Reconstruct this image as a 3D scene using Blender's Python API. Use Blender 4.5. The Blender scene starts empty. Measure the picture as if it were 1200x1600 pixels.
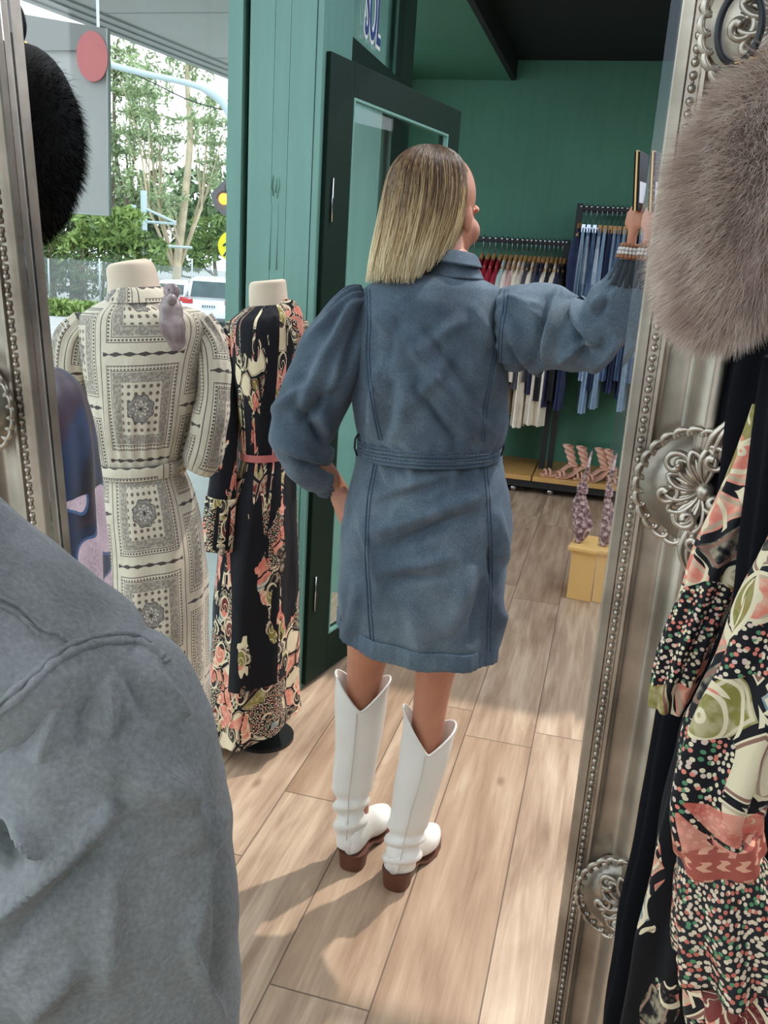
import bpy, bmesh, math, random
import numpy as np
from mathutils import Vector, Matrix, noise

random.seed(7)
rng = np.random.default_rng(7)
scn = bpy.context.scene
COL = scn.collection

# ------------------------------------------------------------------ camera
F = 1350.0
PITCH = math.atan(385 / 1350.0)
ROLL = math.atan(.065)
CAM = Vector((0, 0, 1.5))
_f = Vector((0, math.cos(PITCH), -math.sin(PITCH)))
_r0 = Vector((1, 0, 0)); _u0 = _r0.cross(_f)
_r = math.cos(ROLL) * _r0 + math.sin(ROLL) * _u0
_u = math.cos(ROLL) * _u0 - math.sin(ROLL) * _r0
cd = bpy.data.cameras.new('camera'); cam = bpy.data.objects.new('camera', cd); COL.objects.link(cam)
cd.sensor_fit = 'HORIZONTAL'; cd.sensor_width = 36; cd.lens = F / 1200 * 36; cd.clip_start = .02; cd.clip_end = 500
Mx = Matrix((_r, _u, -_f)).transposed().to_4x4(); Mx.translation = CAM
cam.matrix_world = Mx
scn.camera = cam

# ------------------------------------------------------------------ world, sun, exposure
SUN_EL = math.radians(61); SUN_AZ = math.radians(39)      # light travels to -X and -Y
scn.view_settings.view_transform = 'Standard'; scn.view_settings.look = 'None'
scn.view_settings.gamma = 1; scn.view_settings.use_curve_mapping = False
scn.view_settings.exposure = 1.0
w = bpy.data.worlds.new('world'); scn.world = w; w.use_nodes = True
nt = w.node_tree; nt.nodes.clear()
tc = nt.nodes.new('ShaderNodeTexCoord'); nz = nt.nodes.new('ShaderNodeTexNoise'); rp = nt.nodes.new('ShaderNodeValToRGB')
nz.inputs['Scale'].default_value = 3; nz.inputs['Detail'].default_value = 5
nt.links.new(tc.outputs['Generated'], nz.inputs['Vector']); nt.links.new(nz.outputs['Fac'], rp.inputs['Fac'])
rp.color_ramp.elements[0].position = .38; rp.color_ramp.elements[0].color = (.50, .66, .86, 1)
rp.color_ramp.elements[1].position = .58; rp.color_ramp.elements[1].color = (.96, .97, 1, 1)
bg = nt.nodes.new('ShaderNodeBackground'); bg.inputs['Strength'].default_value = 1.5
nt.links.new(rp.outputs['Color'], bg.inputs['Color'])
wo = nt.nodes.new('ShaderNodeOutputWorld'); nt.links.new(bg.outputs[0], wo.inputs[0])
sl = bpy.data.lights.new('sun', 'SUN'); sl.energy = 1.35; sl.angle = math.radians(1.2); sl.color = (1, .945, .87)
so = bpy.data.objects.new('sun', sl); COL.objects.link(so)
sdir = Vector((-math.cos(SUN_AZ) * math.cos(SUN_EL), -math.sin(SUN_AZ) * math.cos(SUN_EL), -math.sin(SUN_EL)))
so.rotation_euler = sdir.to_track_quat('-Z', 'Y').to_euler(); so.location = (4, 4, 6)

# ------------------------------------------------------------------ projection helpers (measuring the photograph)
def ray(px, py):
    px = float(px); py = float(py)
    return ((px - 600) / F * _r - (py - 800) / F * _u + _f).normalized()
def P(px, py, Y):
    d = ray(px, py); return CAM + d * (Y / d.y)
def G(px, py, z=0.):
    d = ray(px, py); return CAM + d * ((z - 1.5) / d.z)
TH = math.radians(13.9)
AX = Vector((math.sin(TH), math.cos(TH), 0)); BX = Vector((math.cos(TH), -math.sin(TH), 0))
def R(b, a, z=0.): return BX * b + AX * a + Vector((0, 0, z))
def onA(px, py, a):                                        # pixel on the vertical plane at depth a -> (b, z)
    d = ray(px, py); p = CAM + d * (a / d.dot(AX)); return p.dot(BX), p.z
def onB(px, py, b):
    d = ray(px, py); p = CAM + d * (b / d.dot(BX)); return p.dot(AX), p.z

# ------------------------------------------------------------------ object helpers
def tag(o, label=None, cat=None, group=None, kind=None):
    if label: o['label'] = label
    if cat: o['category'] = cat
    if group: o['group'] = group
    if kind: o['kind'] = kind
    return o
def empty(name, loc=(0, 0, 0), rz=0, label=None, cat=None, group=None):
    o = bpy.data.objects.new(name, None); COL.objects.link(o); o.location = loc; o.rotation_euler = (0, 0, rz)
    o.empty_display_size = .05
    return tag(o, label, cat, group)
def link(name, me, mat=None, parent=None, world=True):
    o = bpy.data.objects.new(name, me); COL.objects.link(o)
    if mat is not None: me.materials.append(mat)
    if parent is not None:
        o.parent = parent
        if world: 
            bpy.context.view_layer.update()
            o.matrix_parent_inverse = parent.matrix_world.inverted()
    return o
class MB:
    """collects geometry for ONE mesh"""
    def __init__(s): s.v = []; s.f = []; s.uv = []; s.hasuv = False
    def add(s, vs, fs, uvs=None):
        n = len(s.v); s.v.extend([tuple(x) for x in vs]); s.f.extend([tuple(i + n for i in q) for q in fs])
        if uvs is None: s.uv.extend([(0, 0)] * len(vs))
        else: s.uv.extend(uvs); s.hasuv = True
        return s
    def box(s, x0, x1, y0, y1, z0, z1, M=None):
        vs = [Vector((x, y, z)) for x in (x0, x1) for y in (y0, y1) for z in (z0, z1)]
        if M: vs = [M(v) for v in vs]
        return s.add(vs, [(0, 1, 3, 2), (4, 6, 7, 5), (0, 4, 5, 1), (2, 3, 7, 6), (0, 2, 6, 4), (1, 5, 7, 3)])
    def rbox(s, b0, b1, a0, a1, z0, z1):                   # box in room axes
        return s.box(b0, b1, a0, a1, z0, z1, M=lambda v: R(v.x, v.y, v.z))
    def tube(s, pts, rad, n=8, caps=True):
        pts = [Vector(p) for p in pts]
        if not hasattr(rad, '__len__'): rad = [rad] * len(pts)
        vs = []; fs = []; uv = []
        up = None; L = 0
        for i, p in enumerate(pts):
            t = (pts[min(i + 1, len(pts) - 1)] - pts[max(i - 1, 0)])
            t = t.normalized() if t.length > 1e-9 else Vector((0, 0, 1))
            if up is None:
                up = t.orthogonal().normalized()
            up = (up - t * up.dot(t)).normalized() if (up - t * up.dot(t)).length > 1e-6 else t.orthogonal().normalized()
            sd = t.cross(up)
            if i: L += (p - pts[i - 1]).length
            for k in range(n):
                a = 2 * math.pi * k / n
                vs.append(p + (up * math.cos(a) + sd * math.sin(a)) * rad[i]); uv.append((k / n * rad[i] * 6.28, L))
        for i in range(len(pts) - 1):
            for k in range(n):
                fs.append((i * n + k, i * n + (k + 1) % n, (i + 1) * n + (k + 1) % n, (i + 1) * n + k))
        if caps:
            fs.append(tuple(range(n))[::-1]); fs.append(tuple((len(pts) - 1) * n + k for k in range(n)))
        return s.add(vs, fs, uv)
    def ball(s, c, r, nu=10, nv=6, sc=(1, 1, 1), M=None):
        c = Vector(c); vs = []; fs = []
        for j in range(nv + 1):
            ph = math.pi * j / nv
            for k in range(nu):
                a = 2 * math.pi * k / nu
                v = Vector((math.sin(ph) * math.cos(a) * r * sc[0], math.sin(ph) * math.sin(a) * r * sc[1], math.cos(ph) * r * sc[2]))
                if M: v = M @ v
                vs.append(c + v)
        for j in range(nv):
            for k in range(nu):
                fs.append((j * nu + k, (j + 1) * nu + k, (j + 1) * nu + (k + 1) % nu, j * nu + (k + 1) % nu))
        return s.add(vs, fs)
    def chain(s, pts, rad, n=14, sub=4):                   # round-ended tapered limb
        P_ = spline([list(p) + [r] for p, r in zip(pts, rad)], sub)
        c = [Vector(p[:3]) for p in P_]; r = [max(p[3], .0005) for p in P_]
        t0 = (c[0] - c[1]).normalized(); t1 = (c[-1] - c[-2]).normalized()
        pre = [(c[0] + t0 * r[0] * math.sin(x), r[0] * math.cos(x)) for x in (1.5, 1.1, .6)]
        post = [(c[-1] + t1 * r[-1] * math.sin(x), r[-1] * math.cos(x)) for x in (.6, 1.1, 1.5)]
        return s.tube([p for p, _ in pre] + c + [p for p, _ in post], [q for _, q in pre] + r + [q for _, q in post], n)
    def build(s, name, mat=None, parent=None, smooth=False, bevel=0, **kw):
        me = bpy.data.meshes.new(name); me.from_pydata(s.v, [], s.f); me.validate(); me.update()
        if s.hasuv:
            ul = me.uv_layers.new(name='UVMap'); idx = np.empty(len(me.loops), int); me.loops.foreach_get('vertex_index', idx)
            ul.data.foreach_set('uv', np.array(s.uv, float)[idx].ravel())
        if smooth: me.polygons.foreach_set('use_smooth', [True] * len(me.polygons))
        o = link(name, me, mat, parent)
        if bevel:
            m = o.modifiers.new('b', 'BEVEL'); m.width = bevel; m.segments = 2; m.limit_method = 'ANGLE'
        if kw: tag(o, **kw)
        return o
def spline(P_, sub):
    P_ = [np.array(p, float) for p in P_]; out = []
    for i in range(len(P_) - 1):
        p0 = P_[max(i - 1, 0)]; p1 = P_[i]; p2 = P_[i + 1]; p3 = P_[min(i + 2, len(P_) - 1)]
        for k in range(sub):
            t = k / sub
            out.append(.5 * ((2 * p1) + (-p0 + p2) * t + (2 * p0 - 5 * p1 + 4 * p2 - p3) * t * t + (-p0 + 3 * p1 - 3 * p2 + p3) * t ** 3))
    out.append(P_[-1]); return out
def loft(mb, rings, n=48, sub=6, cap0=False, cap1=False, disp=None, inner=0, u0=0):
    """rings: (center, ux, uy, exponent); disp(theta, t, p) -> outward metres. UV in metres."""
    rr = spline([list(c) + list(ux) + list(uy) + [e] for c, ux, uy, e in rings], sub)
    vs = []; fs = []; uv = []; L = 0; pc = None; m = len(rr)
    base = max(np.linalg.norm(q[3:6]) + np.linalg.norm(q[6:9]) for q in rr) * math.pi
    for i, q in enumerate(rr):
        c = Vector(q[:3]); ux = Vector(q[3:6]); uy = Vector(q[6:9]); e = q[9]
        if pc is not None: L += (c - pc).length
        pc = c
        for k in range(n + 1):
            a = 2 * math.pi * k / n
            ca, sa = math.cos(a), math.sin(a)
            x = math.copysign(abs(ca) ** (2 / e), ca); y = math.copysign(abs(sa) ** (2 / e), sa)
            d = ux * x + uy * y
            p = c + d
            if disp: p = p + d.normalized() * disp(a, i / (m - 1), p)
            vs.append(p); uv.append((a / (2 * math.pi) * base + u0, -L))
    W_ = n + 1
    for i in range(m - 1):
        for k in range(n):
            fs.append((i * W_ + k, (i + 1) * W_ + k, (i + 1) * W_ + k + 1, i * W_ + k + 1))
    if cap0: fs.append(tuple(range(n)))
    if cap1: fs.append(tuple((m - 1) * W_ + k for k in range(n))[::-1])
    mb.add(vs, fs, uv)
    return rr
def pring(L, Rr, Y, ry, e=2.0, tilt=0):
    """elliptical ring whose silhouette touches two measured picture points at depth Y"""
    a = P(L[0], L[1], Y); b = P(Rr[0], Rr[1], Y); ux = (b - a) / 2; uy = Vector((-ux.y, ux.x, 0)).normalized() * ry
    if abs(tilt): uy.z += tilt * ry
    return ((a + b) / 2, ux, uy, e)
def remesh(mb, name, mat, parent, voxel=.006, smooth=4, **kw):
    o = mb.build(name, mat, None, smooth=True)
    m = o.modifiers.new('r', 'REMESH'); m.mode = 'VOXEL'; m.voxel_size = voxel; m.use_smooth_shade = True
    if smooth:
        q = o.modifiers.new('s', 'SMOOTH'); q.iterations = smooth; q.factor = .5
    bpy.context.view_layer.update()
    me = bpy.data.meshes.new_from_object(o.evaluated_get(bpy.context.evaluated_depsgraph_get()))
    bpy.data.objects.remove(o); me.name = name
    if mat.name not in [x.name for x in me.materials if x]: me.materials.clear(); me.materials.append(mat)
    o = link(name, me, None, parent)
    return tag(o, **kw) if kw else o
def weld_normals(o):
    bm = bmesh.new(); bm.from_mesh(o.data); bmesh.ops.remove_doubles(bm, verts=bm.verts, dist=1e-5)
    bmesh.ops.recalc_face_normals(bm, faces=bm.faces); bm.to_mesh(o.data); bm.free(); return o

# ------------------------------------------------------------------ node language
class S:
    """a float socket in a material"""
    def __init__(s, m, x): s.m = m; s.x = x
    def _op(s, op, *a, clamp=False):
        n = s.m.nt.nodes.new('ShaderNodeMath'); n.operation = op; n.use_clamp = clamp
        for i, v in enumerate((s,) + a):
            if isinstance(v, S): s.m.nt.links.new(v.x, n.inputs[i]) if not isinstance(v.x, (int, float)) else setattr(n.inputs[i], 'default_value', v.x)
            else: n.inputs[i].default_value = v
        return S(s.m, n.outputs[0])
    def __add__(s, o): return s._op('ADD', o)
    __radd__ = __add__
    def __sub__(s, o): return s._op('SUBTRACT', o)
    def __rsub__(s, o): return S(s.m, o)._op('SUBTRACT', s)
    def __mul__(s, o): return s._op('MULTIPLY', o)
    __rmul__ = __mul__
    def __truediv__(s, o): return s._op('DIVIDE', o)
    def __neg__(s): return s._op('MULTIPLY', -1)
    def abs(s): return s._op('ABSOLUTE')
    def fract(s): return s._op('FRACT')
    def floor(s): return s._op('FLOOR')
    def sin(s): return s._op('SINE')
    def cos(s): return s._op('COSINE')
    def sqrt(s): return s._op('SQRT')
    def max(s, o): return s._op('MAXIMUM', o)
    def min(s, o): return s._op('MINIMUM', o)
    def lt(s, o): return s._op('LESS_THAN', o)
    def gt(s, o): return s._op('GREATER_THAN', o)
    def pow(s, o): return s._op('POWER', o)
    def atan2(s, o): return s._op('ARCTAN2', o)
    def mod(s, o): return s._op('FLOORED_MODULO', o)
    def ss(s, a, b):                                       # smooth step from a to b
        n = s.m.nt.nodes.new('ShaderNodeMapRange'); n.interpolation_type = 'SMOOTHSTEP'
        s.m.nt.links.new(s.x, n.inputs[0]); n.inputs[1].default_value = a; n.inputs[2].default_value = b
        return S(s.m, n.outputs[0])
class Mat:
    def __init__(s, name):
        s.mat = bpy.data.materials.new(name); s.mat.use_nodes = True; s.nt = s.mat.node_tree
        s.b = s.nt.nodes['Principled BSDF']; s.out = s.nt.nodes['Material Output']; s._vec = {}
    def new(s, t): return s.nt.nodes.new(t)
    def set(s, **k):
        for a, v in k.items():
            a = {'rough': 'Roughness', 'metal': 'Metallic', 'color': 'Base Color', 'spec': 'Specular IOR Level', 'trans': 'Transmission Weight',
                 'ior': 'IOR', 'sheen': 'Sheen Weight', 'coat': 'Coat Weight', 'alpha': 'Alpha', 'emit': 'Emission Strength', 'emitc': 'Emission Color', 'sss': 'Subsurface Weight'}[a]
            if isinstance(v, S): s.nt.links.new(v.x, s.b.inputs[a])
            elif hasattr(v, 'is_output') or hasattr(v, 'links'): s.nt.links.new(v, s.b.inputs[a])
            elif isinstance(v, tuple): s.b.inputs[a].default_value = (*v, 1)
            else: s.b.inputs[a].default_value = v
        return s
    def vec(s, kind='Object'):
        if kind not in s._vec: s._vec[kind] = s.new('ShaderNodeTexCoord').outputs[kind]
        return s._vec[kind]
    def xyz(s, kind='Object'):
        n = s.new('ShaderNodeSeparateXYZ'); s.nt.links.new(s.vec(kind), n.inputs[0]); return [S(s, n.outputs[i]) for i in range(3)]
    def comb(s, *a):
        n = s.new('ShaderNodeCombineXYZ')
        for i, v in enumerate(a):
            if isinstance(v, S): s.nt.links.new(v.x, n.inputs[i])
            else: n.inputs[i].default_value = v
        return n.outputs[0]
    def noise(s, scale, detail=3, vec=None, rough=.5, col=False, sc=None, dist=0):
        n = s.new('ShaderNodeTexNoise'); n.inputs['Scale'].default_value = scale; n.inputs['Detail'].default_value = detail
        n.inputs['Roughness'].default_value = rough; n.inputs['Distortion'].default_value = dist
        v = vec if vec is not None else s.vec()
        if sc:
            m = s.new('ShaderNodeMapping'); m.inputs['Scale'].default_value = sc; s.nt.links.new(v, m.inputs[0]); v = m.outputs[0]
        s.nt.links.new(v, n.inputs['Vector']); return n.outputs['Color'] if col else S(s, n.outputs['Fac'])
    def vor(s, scale, vec=None, feature='F1', rnd=1.0):
        n = s.new('ShaderNodeTexVoronoi'); n.feature = feature; n.voronoi_dimensions = '2D'; n.inputs['Scale'].default_value = scale
        n.inputs['Randomness'].default_value = rnd
        s.nt.links.new(vec if vec is not None else s.vec(), n.inputs['Vector']); return n
    def ramp(s, fac, stops, const=False):
        n = s.new('ShaderNodeValToRGB'); n.color_ramp.interpolation = 'CONSTANT' if const else 'LINEAR'
        e = n.color_ramp.elements
        while len(e) < len(stops): e.new(.5)
        for x, (p, c) in zip(e, stops): x.position = p; x.color = (*c, 1)
        s.nt.links.new(fac.x, n.inputs[0]); return n.outputs[0]
    def mix(s, fac, a, b, mode='MIX'):
        n = s.new('ShaderNodeMix'); n.data_type = 'RGBA'; n.blend_type = mode
        for i, v in ((0, fac), (6, a), (7, b)):
            if isinstance(v, S): s.nt.links.new(v.x, n.inputs[i])
            elif isinstance(v, tuple): n.inputs[i].default_value = (*v, 1)
            elif isinstance(v, (int, float)): n.inputs[i].default_value = v
            else: s.nt.links.new(v, n.inputs[i])
        return n.outputs[2]
    def bump(s, h, strength=.3, dist=.002):
        n = s.new('ShaderNodeBump'); n.inputs['Strength'].default_value = strength; n.inputs['Distance'].default_value = dist
        s.nt.links.new(h.x, n.inputs['Height']); s.nt.links.new(n.outputs[0], s.b.inputs['Normal']); return s
def srgb(r, g, b):
    f = lambda c: (c / 255 / 12.92) if c / 255 <= .04045 else ((c / 255 + .055) / 1.055) ** 2.4
    return (f(r), f(g), f(b))
MATS = {}
def plain(name, rgb, rough=.6, var=.12, scale=8, bump=0, **k):
    if name in MATS: return MATS[name]
    m = Mat(name); n = m.noise(scale, 4)
    c = srgb(*rgb); d = tuple(x * (1 - var) for x in c); h = tuple(min(1, x * (1 + var)) for x in c)
    m.set(color=m.ramp(n, [(.3, d), (.7, h)]), rough=rough, **k)
    if bump: m.bump(m.noise(scale * 12, 3), bump, .002)
    MATS[name] = m.mat; return m.mat

# wood plank floor; object axes are the room's axes (x = b, y = a)
def mat_floor():
    m = Mat('vinyl_planks'); x, y, z = m.xyz()
    col = ((x + .089) / .224).floor()
    off = (col * 12.9898).sin() * 43758.5; off = off.fract()
    yy = y / 1.35 + off
    row = yy.floor(); fx = ((x + .089) / .224).fract(); fy = yy.fract()
    rnd = ((col * 78.233 + row * 37.719).sin() * 43758.5).fract()
    v = m.comb(x + rnd * 3, y * 1.0 + rnd * 9, rnd * 5)
    g1 = m.noise(1.0, 6, v, .62, sc=(26, 2.1, 1), dist=.6); g2 = m.noise(1.0, 4, v, .5, sc=(5, .9, 1), dist=1.6); g3 = m.noise(1, 5, v, .6, sc=(120, 3, 1))
    tone = g1 * .45 + g2 * .4 + g3 * .15
    c = m.ramp(tone, [(.34, srgb(122, 98, 78)), (.45, srgb(160, 134, 111)), (.54, srgb(184, 158, 133)), (.66, srgb(212, 190, 164))])
    c = m.mix(rnd * .5, c, srgb(146, 112, 84))
    kn = m.vor(2.2, m.comb((x + rnd * 3) * 2.2, y + rnd * 7)); kd = S(m, kn.outputs['Distance'])
    ks = m.new('ShaderNodeSeparateColor'); m.nt.links.new(kn.outputs['Color'], ks.inputs[0]); keep = S(m, ks.outputs[0]).gt(.72)
    c = m.mix((1 - kd.ss(.01, .09)) * keep * .7, c, srgb(118, 92, 72))
    seam = ((fx - .5).abs().gt(.4915)).max((fy - .5).abs().gt(.4985))
    c = m.mix(seam * .75, c, srgb(74, 58, 46))
    m.set(color=c, rough=.42 + g2 * .15, spec=.4)
    m.bump(g3 * .5 - seam * 2, .25, .001); return m.mat
def mat_green(name, rgb, rough=.45, strokes=1):
    m = Mat(name); n1 = m.noise(1.2, 4); n2 = m.noise(30, 3, sc=(1, 1, .08)); t = n1 * .6 + n2 * .4
    c = srgb(*rgb); m.set(color=m.ramp(t, [(.3, tuple(x * .85 for x in c)), (.7, tuple(x * 1.12 for x in c))]), rough=rough)
    m.bump(n2 + m.noise(90, 2) * .3, .25 * strokes, .003); return m.mat
def mat_denim(name, base, light, dark, scale=1.0, seed=0):
    m = Mat(name); v = m.vec('Object')
    n1 = m.noise(5.0 * scale, 3, v, .5, sc=(1.6, 1.6, .6)); n2 = m.noise(22 * scale, 5, v, .6); 
    x, y, z = m.xyz()
    tw = ((x * 1.0 + z * 1.3 + y * .6) * 7000 * scale).sin()
    n3 = m.noise(340 * scale, 2, v, .6); t = n1 * .52 + n2 * .22 + n3 * .26
    c = m.ramp(t, [(.34, srgb(*dark)), (.5, srgb(*base)), (.68, srgb(*light))])
    m.set(color=c, rough=.82, sheen=.12, spec=.25)
    m.bump(n2 * .35 + n3 * .05 + tw * .04 + m.noise(7 * scale, 3, v, .5, sc=(2.0, 2.0, .8)) * 1.1, .55, .010 / scale ** .5); return m.mat
def mat_bandana():
    m = Mat('bandana_print'); n = m.new('ShaderNodeUVMap'); sp = m.new('ShaderNodeSeparateXYZ'); m.nt.links.new(n.outputs[0], sp.inputs[0])
    u, v = S(m, sp.outputs[0]), S(m, sp.outputs[1])
    PW, PH = .19, .235
    ci = (u / PW).floor(); par = ci.mod(2)
    lx = ((u / PW).fract() - .5) * PW; vv = v / PH + par * .5; ly = (vv.fract() - .5) * PH
    ax, ay = lx.abs(), ly.abs()
    mm = (ax - .083).max(ay - .096)                        # 0 on the panel's outer edge, negative inside
    def band(a, b): return mm.gt(a) * mm.lt(b)
    nz = m.noise(160, 3, m.comb(u, v, 0)); nl = m.noise(28, 3, m.comb(u, v, 0))
    cream, ink, grey = srgb(208, 196, 174), srgb(68, 58, 54), srgb(132, 123, 112)
    c = m.mix(nl.ss(.35, .7) * .35, cream, srgb(178, 164, 142))
    dots = (((u * 130).fract() - .5).abs().max(((v * 130).fract() - .5).abs())).lt(.27)
    c = m.mix(band(-.012, -.004) * dots, c, ink)
    c = m.mix(band(-.0035, -.0018).max(band(-.0145, -.0128)), c, ink)
    c = m.mix(band(-.038, -.0165) * (nz.ss(.4, .56) * .45 + .5), c, grey)
    inner = mm.lt(-.039)
    md = (((u * 62).fract() - .5).pow(2) + ((v * 62).fract() - .5).pow(2)).sqrt()
    r = (ax * ax + ay * ay).sqrt(); th = ly.atan2(lx)
    c = m.mix(inner * md.lt(.26) * r.gt(.03), c, srgb(104, 90, 80))
    star = r + (th * 8).cos() * .0028 + (ax + ay) * .18
    c = m.mix(star.lt(.037) * (nz.ss(.35, .6) * .4 + .55), c, srgb(108, 103, 99))
    c = m.mix((star - .037).abs().lt(.0012), c, ink)
    c = m.mix((r - .013 - (th * 8).cos() * .004).abs().lt(.0016), c, srgb(214, 204, 186))
    c = m.mix(r.lt(.004), c, ink)
    gar = (ly.abs() - PH * .5 + (u * 210).sin() * .0016 + (nz - .5) * .004).abs().lt(.0030)
    c = m.mix(gar * ax.lt(.089), c, ink)
    gar2 = (ax - PW * .5).abs().lt(.0012)
    c = m.mix(gar2, c, ink)
    m.set(color=c, rough=.75, sheen=.2); m.bump(m.noise(14, 3, m.vec('Object'), sc=(3, 3, 1)) * 2 + nz * .1, .35, .006); return m.mat
def mat_paisley(name, base=(18, 17, 23), thr=.52, seed=0., mode='dress', scale=1.0):
    """dark cloth with printed flower and paisley panels; mode 'dress' keeps most of it plain"""
    m = Mat(name); n = m.new('ShaderNodeUVMap'); sp = m.new('ShaderNodeSeparateXYZ'); m.nt.links.new(n.outputs[0], sp.inputs[0])
    u, v = S(m, sp.outputs[0]) * scale + seed, S(m, sp.outputs[1]) * scale + seed * 1.7
    uv = m.comb(u, v, 0); wob = m.noise(9, 2, uv); uvw = m.comb(u + (wob - .5) * .05, v + (m.noise(9, 2, m.comb(v, u, 3)) - .5) * .05, 0)
    big = m.noise(5.2, 3, uv, .5, sc=(1.6, .7, 1))
    salmon, cream, olive, maroon, blue, blk = srgb(226, 132, 112), srgb(228, 210, 176), srgb(140, 130, 66), srgb(112, 38, 40), srgb(112, 134, 142), srgb(24, 22, 26)
    v1 = m.vor(17, uvw); c1 = S(m, v1.outputs['Distance'])
    sep = m.new('ShaderNodeSeparateColor'); m.nt.links.new(v1.outputs['Color'], sep.inputs[0]); rnd = S(m, sep.outputs[0]); rnd2 = S(m, sep.outputs[1])
    cell = m.ramp(rnd, [(0, blk), (.22, salmon), (.42, maroon), (.54, cream), (.66, blk), (.76, olive), (.86, salmon), (.94, blue)], True)
    c = m.mix(m.noise(60, 4, uv).ss(.42, .62) * .45, cell, cream)
    e1 = m.vor(17, uvw, 'DISTANCE_TO_EDGE'); ed = S(m, e1.outputs['Distance'])
    c = m.mix(ed.lt(.07), c, blk); c = m.mix((ed - .13).abs().lt(.028), c, m.mix(rnd2, maroon, cream))
    c = m.mix(((c1 * 24).sin()).gt(.72) * rnd2.gt(.45), c, cream)
    # small dotted ground
    dv = m.vor(190, uv); dd = S(m, dv.outputs['Distance']); ds = m.new('ShaderNodeSeparateColor'); m.nt.links.new(dv.outputs['Color'], ds.inputs[0])
    dc = m.ramp(S(m, ds.outputs[0]), [(0, cream), (.4, salmon), (.6, srgb(220, 190, 175)), (.85, srgb(90, 140, 100))], True)
    dotg = m.mix(dd.lt(.34), blk, dc)
    pick = m.noise(7, 1, m.comb(v, u, 7)).gt(.56)
    c = m.mix(pick, c, dotg)
    # scrolls: spirals around sparse centres
    v2 = m.vor(9.5, uvw, rnd=.9); ps = m.new('ShaderNodeSeparateXYZ'); m.nt.links.new(v2.outputs['Position'], ps.inputs[0])
    dx = u - S(m, ps.outputs[0]); dy = v - S(m, ps.outputs[1]); rr = (dx * dx * 2.2 + dy * dy).sqrt(); th = dy.atan2(dx)
    sp1 = ((th + rr * 150).sin()).abs(); gate = S(m, v2.outputs['Distance']).lt(9) * m.noise(4, 1, m.comb(v, u, 11)).gt(.47)
    c = m.mix(rr.lt(.036) * rr.gt(.031) * gate, c, cream); c = m.mix(rr.lt(.031) * gate * .9, c, m.ramp(rnd2, [(0, blk), (.4, maroon), (.6, olive), (.8, salmon)], True))
    c = m.mix(sp1.lt(.24) * rr.lt(.031) * gate, c, cream)
    wash = m.noise(6, 2, m.comb(u, v, 21)).gt(.55 if mode == 'full' else .60); c = m.mix(wash * ed.gt(.05) * .85, c, m.ramp(m.noise(24, 3, uv), [(.35, srgb(206, 100, 84)), (.6, srgb(236, 158, 136))]))
    if mode == 'dress': mask = big.gt(thr)
    elif mode == 'band': mask = big.gt(thr).max((v.lt(thr * 0 + 0)))
    elif mode == 'full': mask = big.gt(.30)
    vz = S(m, sp.outputs[1])
    if mode == 'dress': mask = mask.max(vz.lt(-1.12 + 0.0) * big.gt(.30)).max((m.noise(3.0, 1, uv, sc=(2.5, .25, 1)) - .5).abs().lt(.02))
    c = m.mix(mask, srgb(*base), c)
    m.set(color=c, rough=.7, sheen=.04, spec=.2); m.bump(m.noise(11, 3, m.vec('Object'), sc=(3, 3, 1)) * 2, .35, .006); return m.mat
def mat_navy_flower():
    m = Mat('navy_flower_print'); n = m.new('ShaderNodeUVMap'); sp = m.new('ShaderNodeSeparateXYZ'); m.nt.links.new(n.outputs[0], sp.inputs[0])
    u, v = S(m, sp.outputs[0]), S(m, sp.outputs[1]); uv = m.comb(u, v, 0)
    w1 = m.noise(12, 2, uv); w2 = m.noise(12, 2, m.comb(v, u, 5)); uw = m.comb(u + (w1 - .5) * .03, v + (w2 - .5) * .03, 0)
    vo = m.vor(6.0, uw, rnd=.7); d = S(m, vo.outputs['Distance']); ps = m.new('ShaderNodeSeparateXYZ'); m.nt.links.new(vo.outputs['Position'], ps.inputs[0])
    dx = u - S(m, ps.outputs[0]); dy = v - S(m, ps.outputs[1]); th = dy.atan2(dx)
    pet = d - ((th * 5).sin() * .09)
    low = v.lt(-.20)
    c = m.mix(m.noise(6, 3, uv).ss(.45, .62), srgb(12, 13, 26), srgb(26, 46, 80))
    c = m.mix(v.gt(-.25) * m.noise(7, 2, uv).ss(.5, .6), c, srgb(46, 28, 46))
    fl = m.ramp(m.noise(40, 3, m.comb(th * .2, d, 0)) * .6 + d * .5, [(.25, srgb(150, 128, 140)), (.6, srgb(205, 186, 198))])
    c = m.mix(pet.lt(.44) * low, c, fl); c = m.mix(((pet - .46).abs().lt(.02)) * low, c, srgb(60, 90, 130))
    m.set(color=c, rough=.55, sheen=.15); return m.mat

FLOOR_M = mat_floor()
GREEN = mat_green('green_gloss_paint', (108, 150, 137), .35)
GREENW = mat_green('green_wall_paint', (74, 128, 105), .6, .5)
DKGREEN = mat_green('dark_green_paint', (22, 40, 31), .55, .3); DKGREEN.node_tree.nodes['Principled BSDF'].inputs['Specular IOR Level'].default_value = .15
BLACKC = plain('black_ceiling_paint', (20, 22, 24), .8)
BLACK = plain('black_metal', (24, 24, 26), .45)
DENIM = mat_denim('faded_denim', (90, 105, 119), (134, 149, 160), (58, 70, 84))
SKIN = plain('skin', (188, 128, 100), .5, .08, 20, sss=.08)
WHITEL = plain('white_leather', (226, 222, 214), .38, .03, 9, bump=.06)
BROWNH = plain('stacked_heel_brown', (92, 52, 34), .5, .15, 30)
SILVER = Mat('antique_silver'); _n = SILVER.noise(14, 4); SILVER.set(color=SILVER.ramp(_n, [(.3, srgb(150, 139, 126)), (.7, srgb(206, 193, 177))]), rough=.36, metal=.85)
SILVER.bump(SILVER.noise(60, 3), .15, .002); SILVER = SILVER.mat
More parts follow.
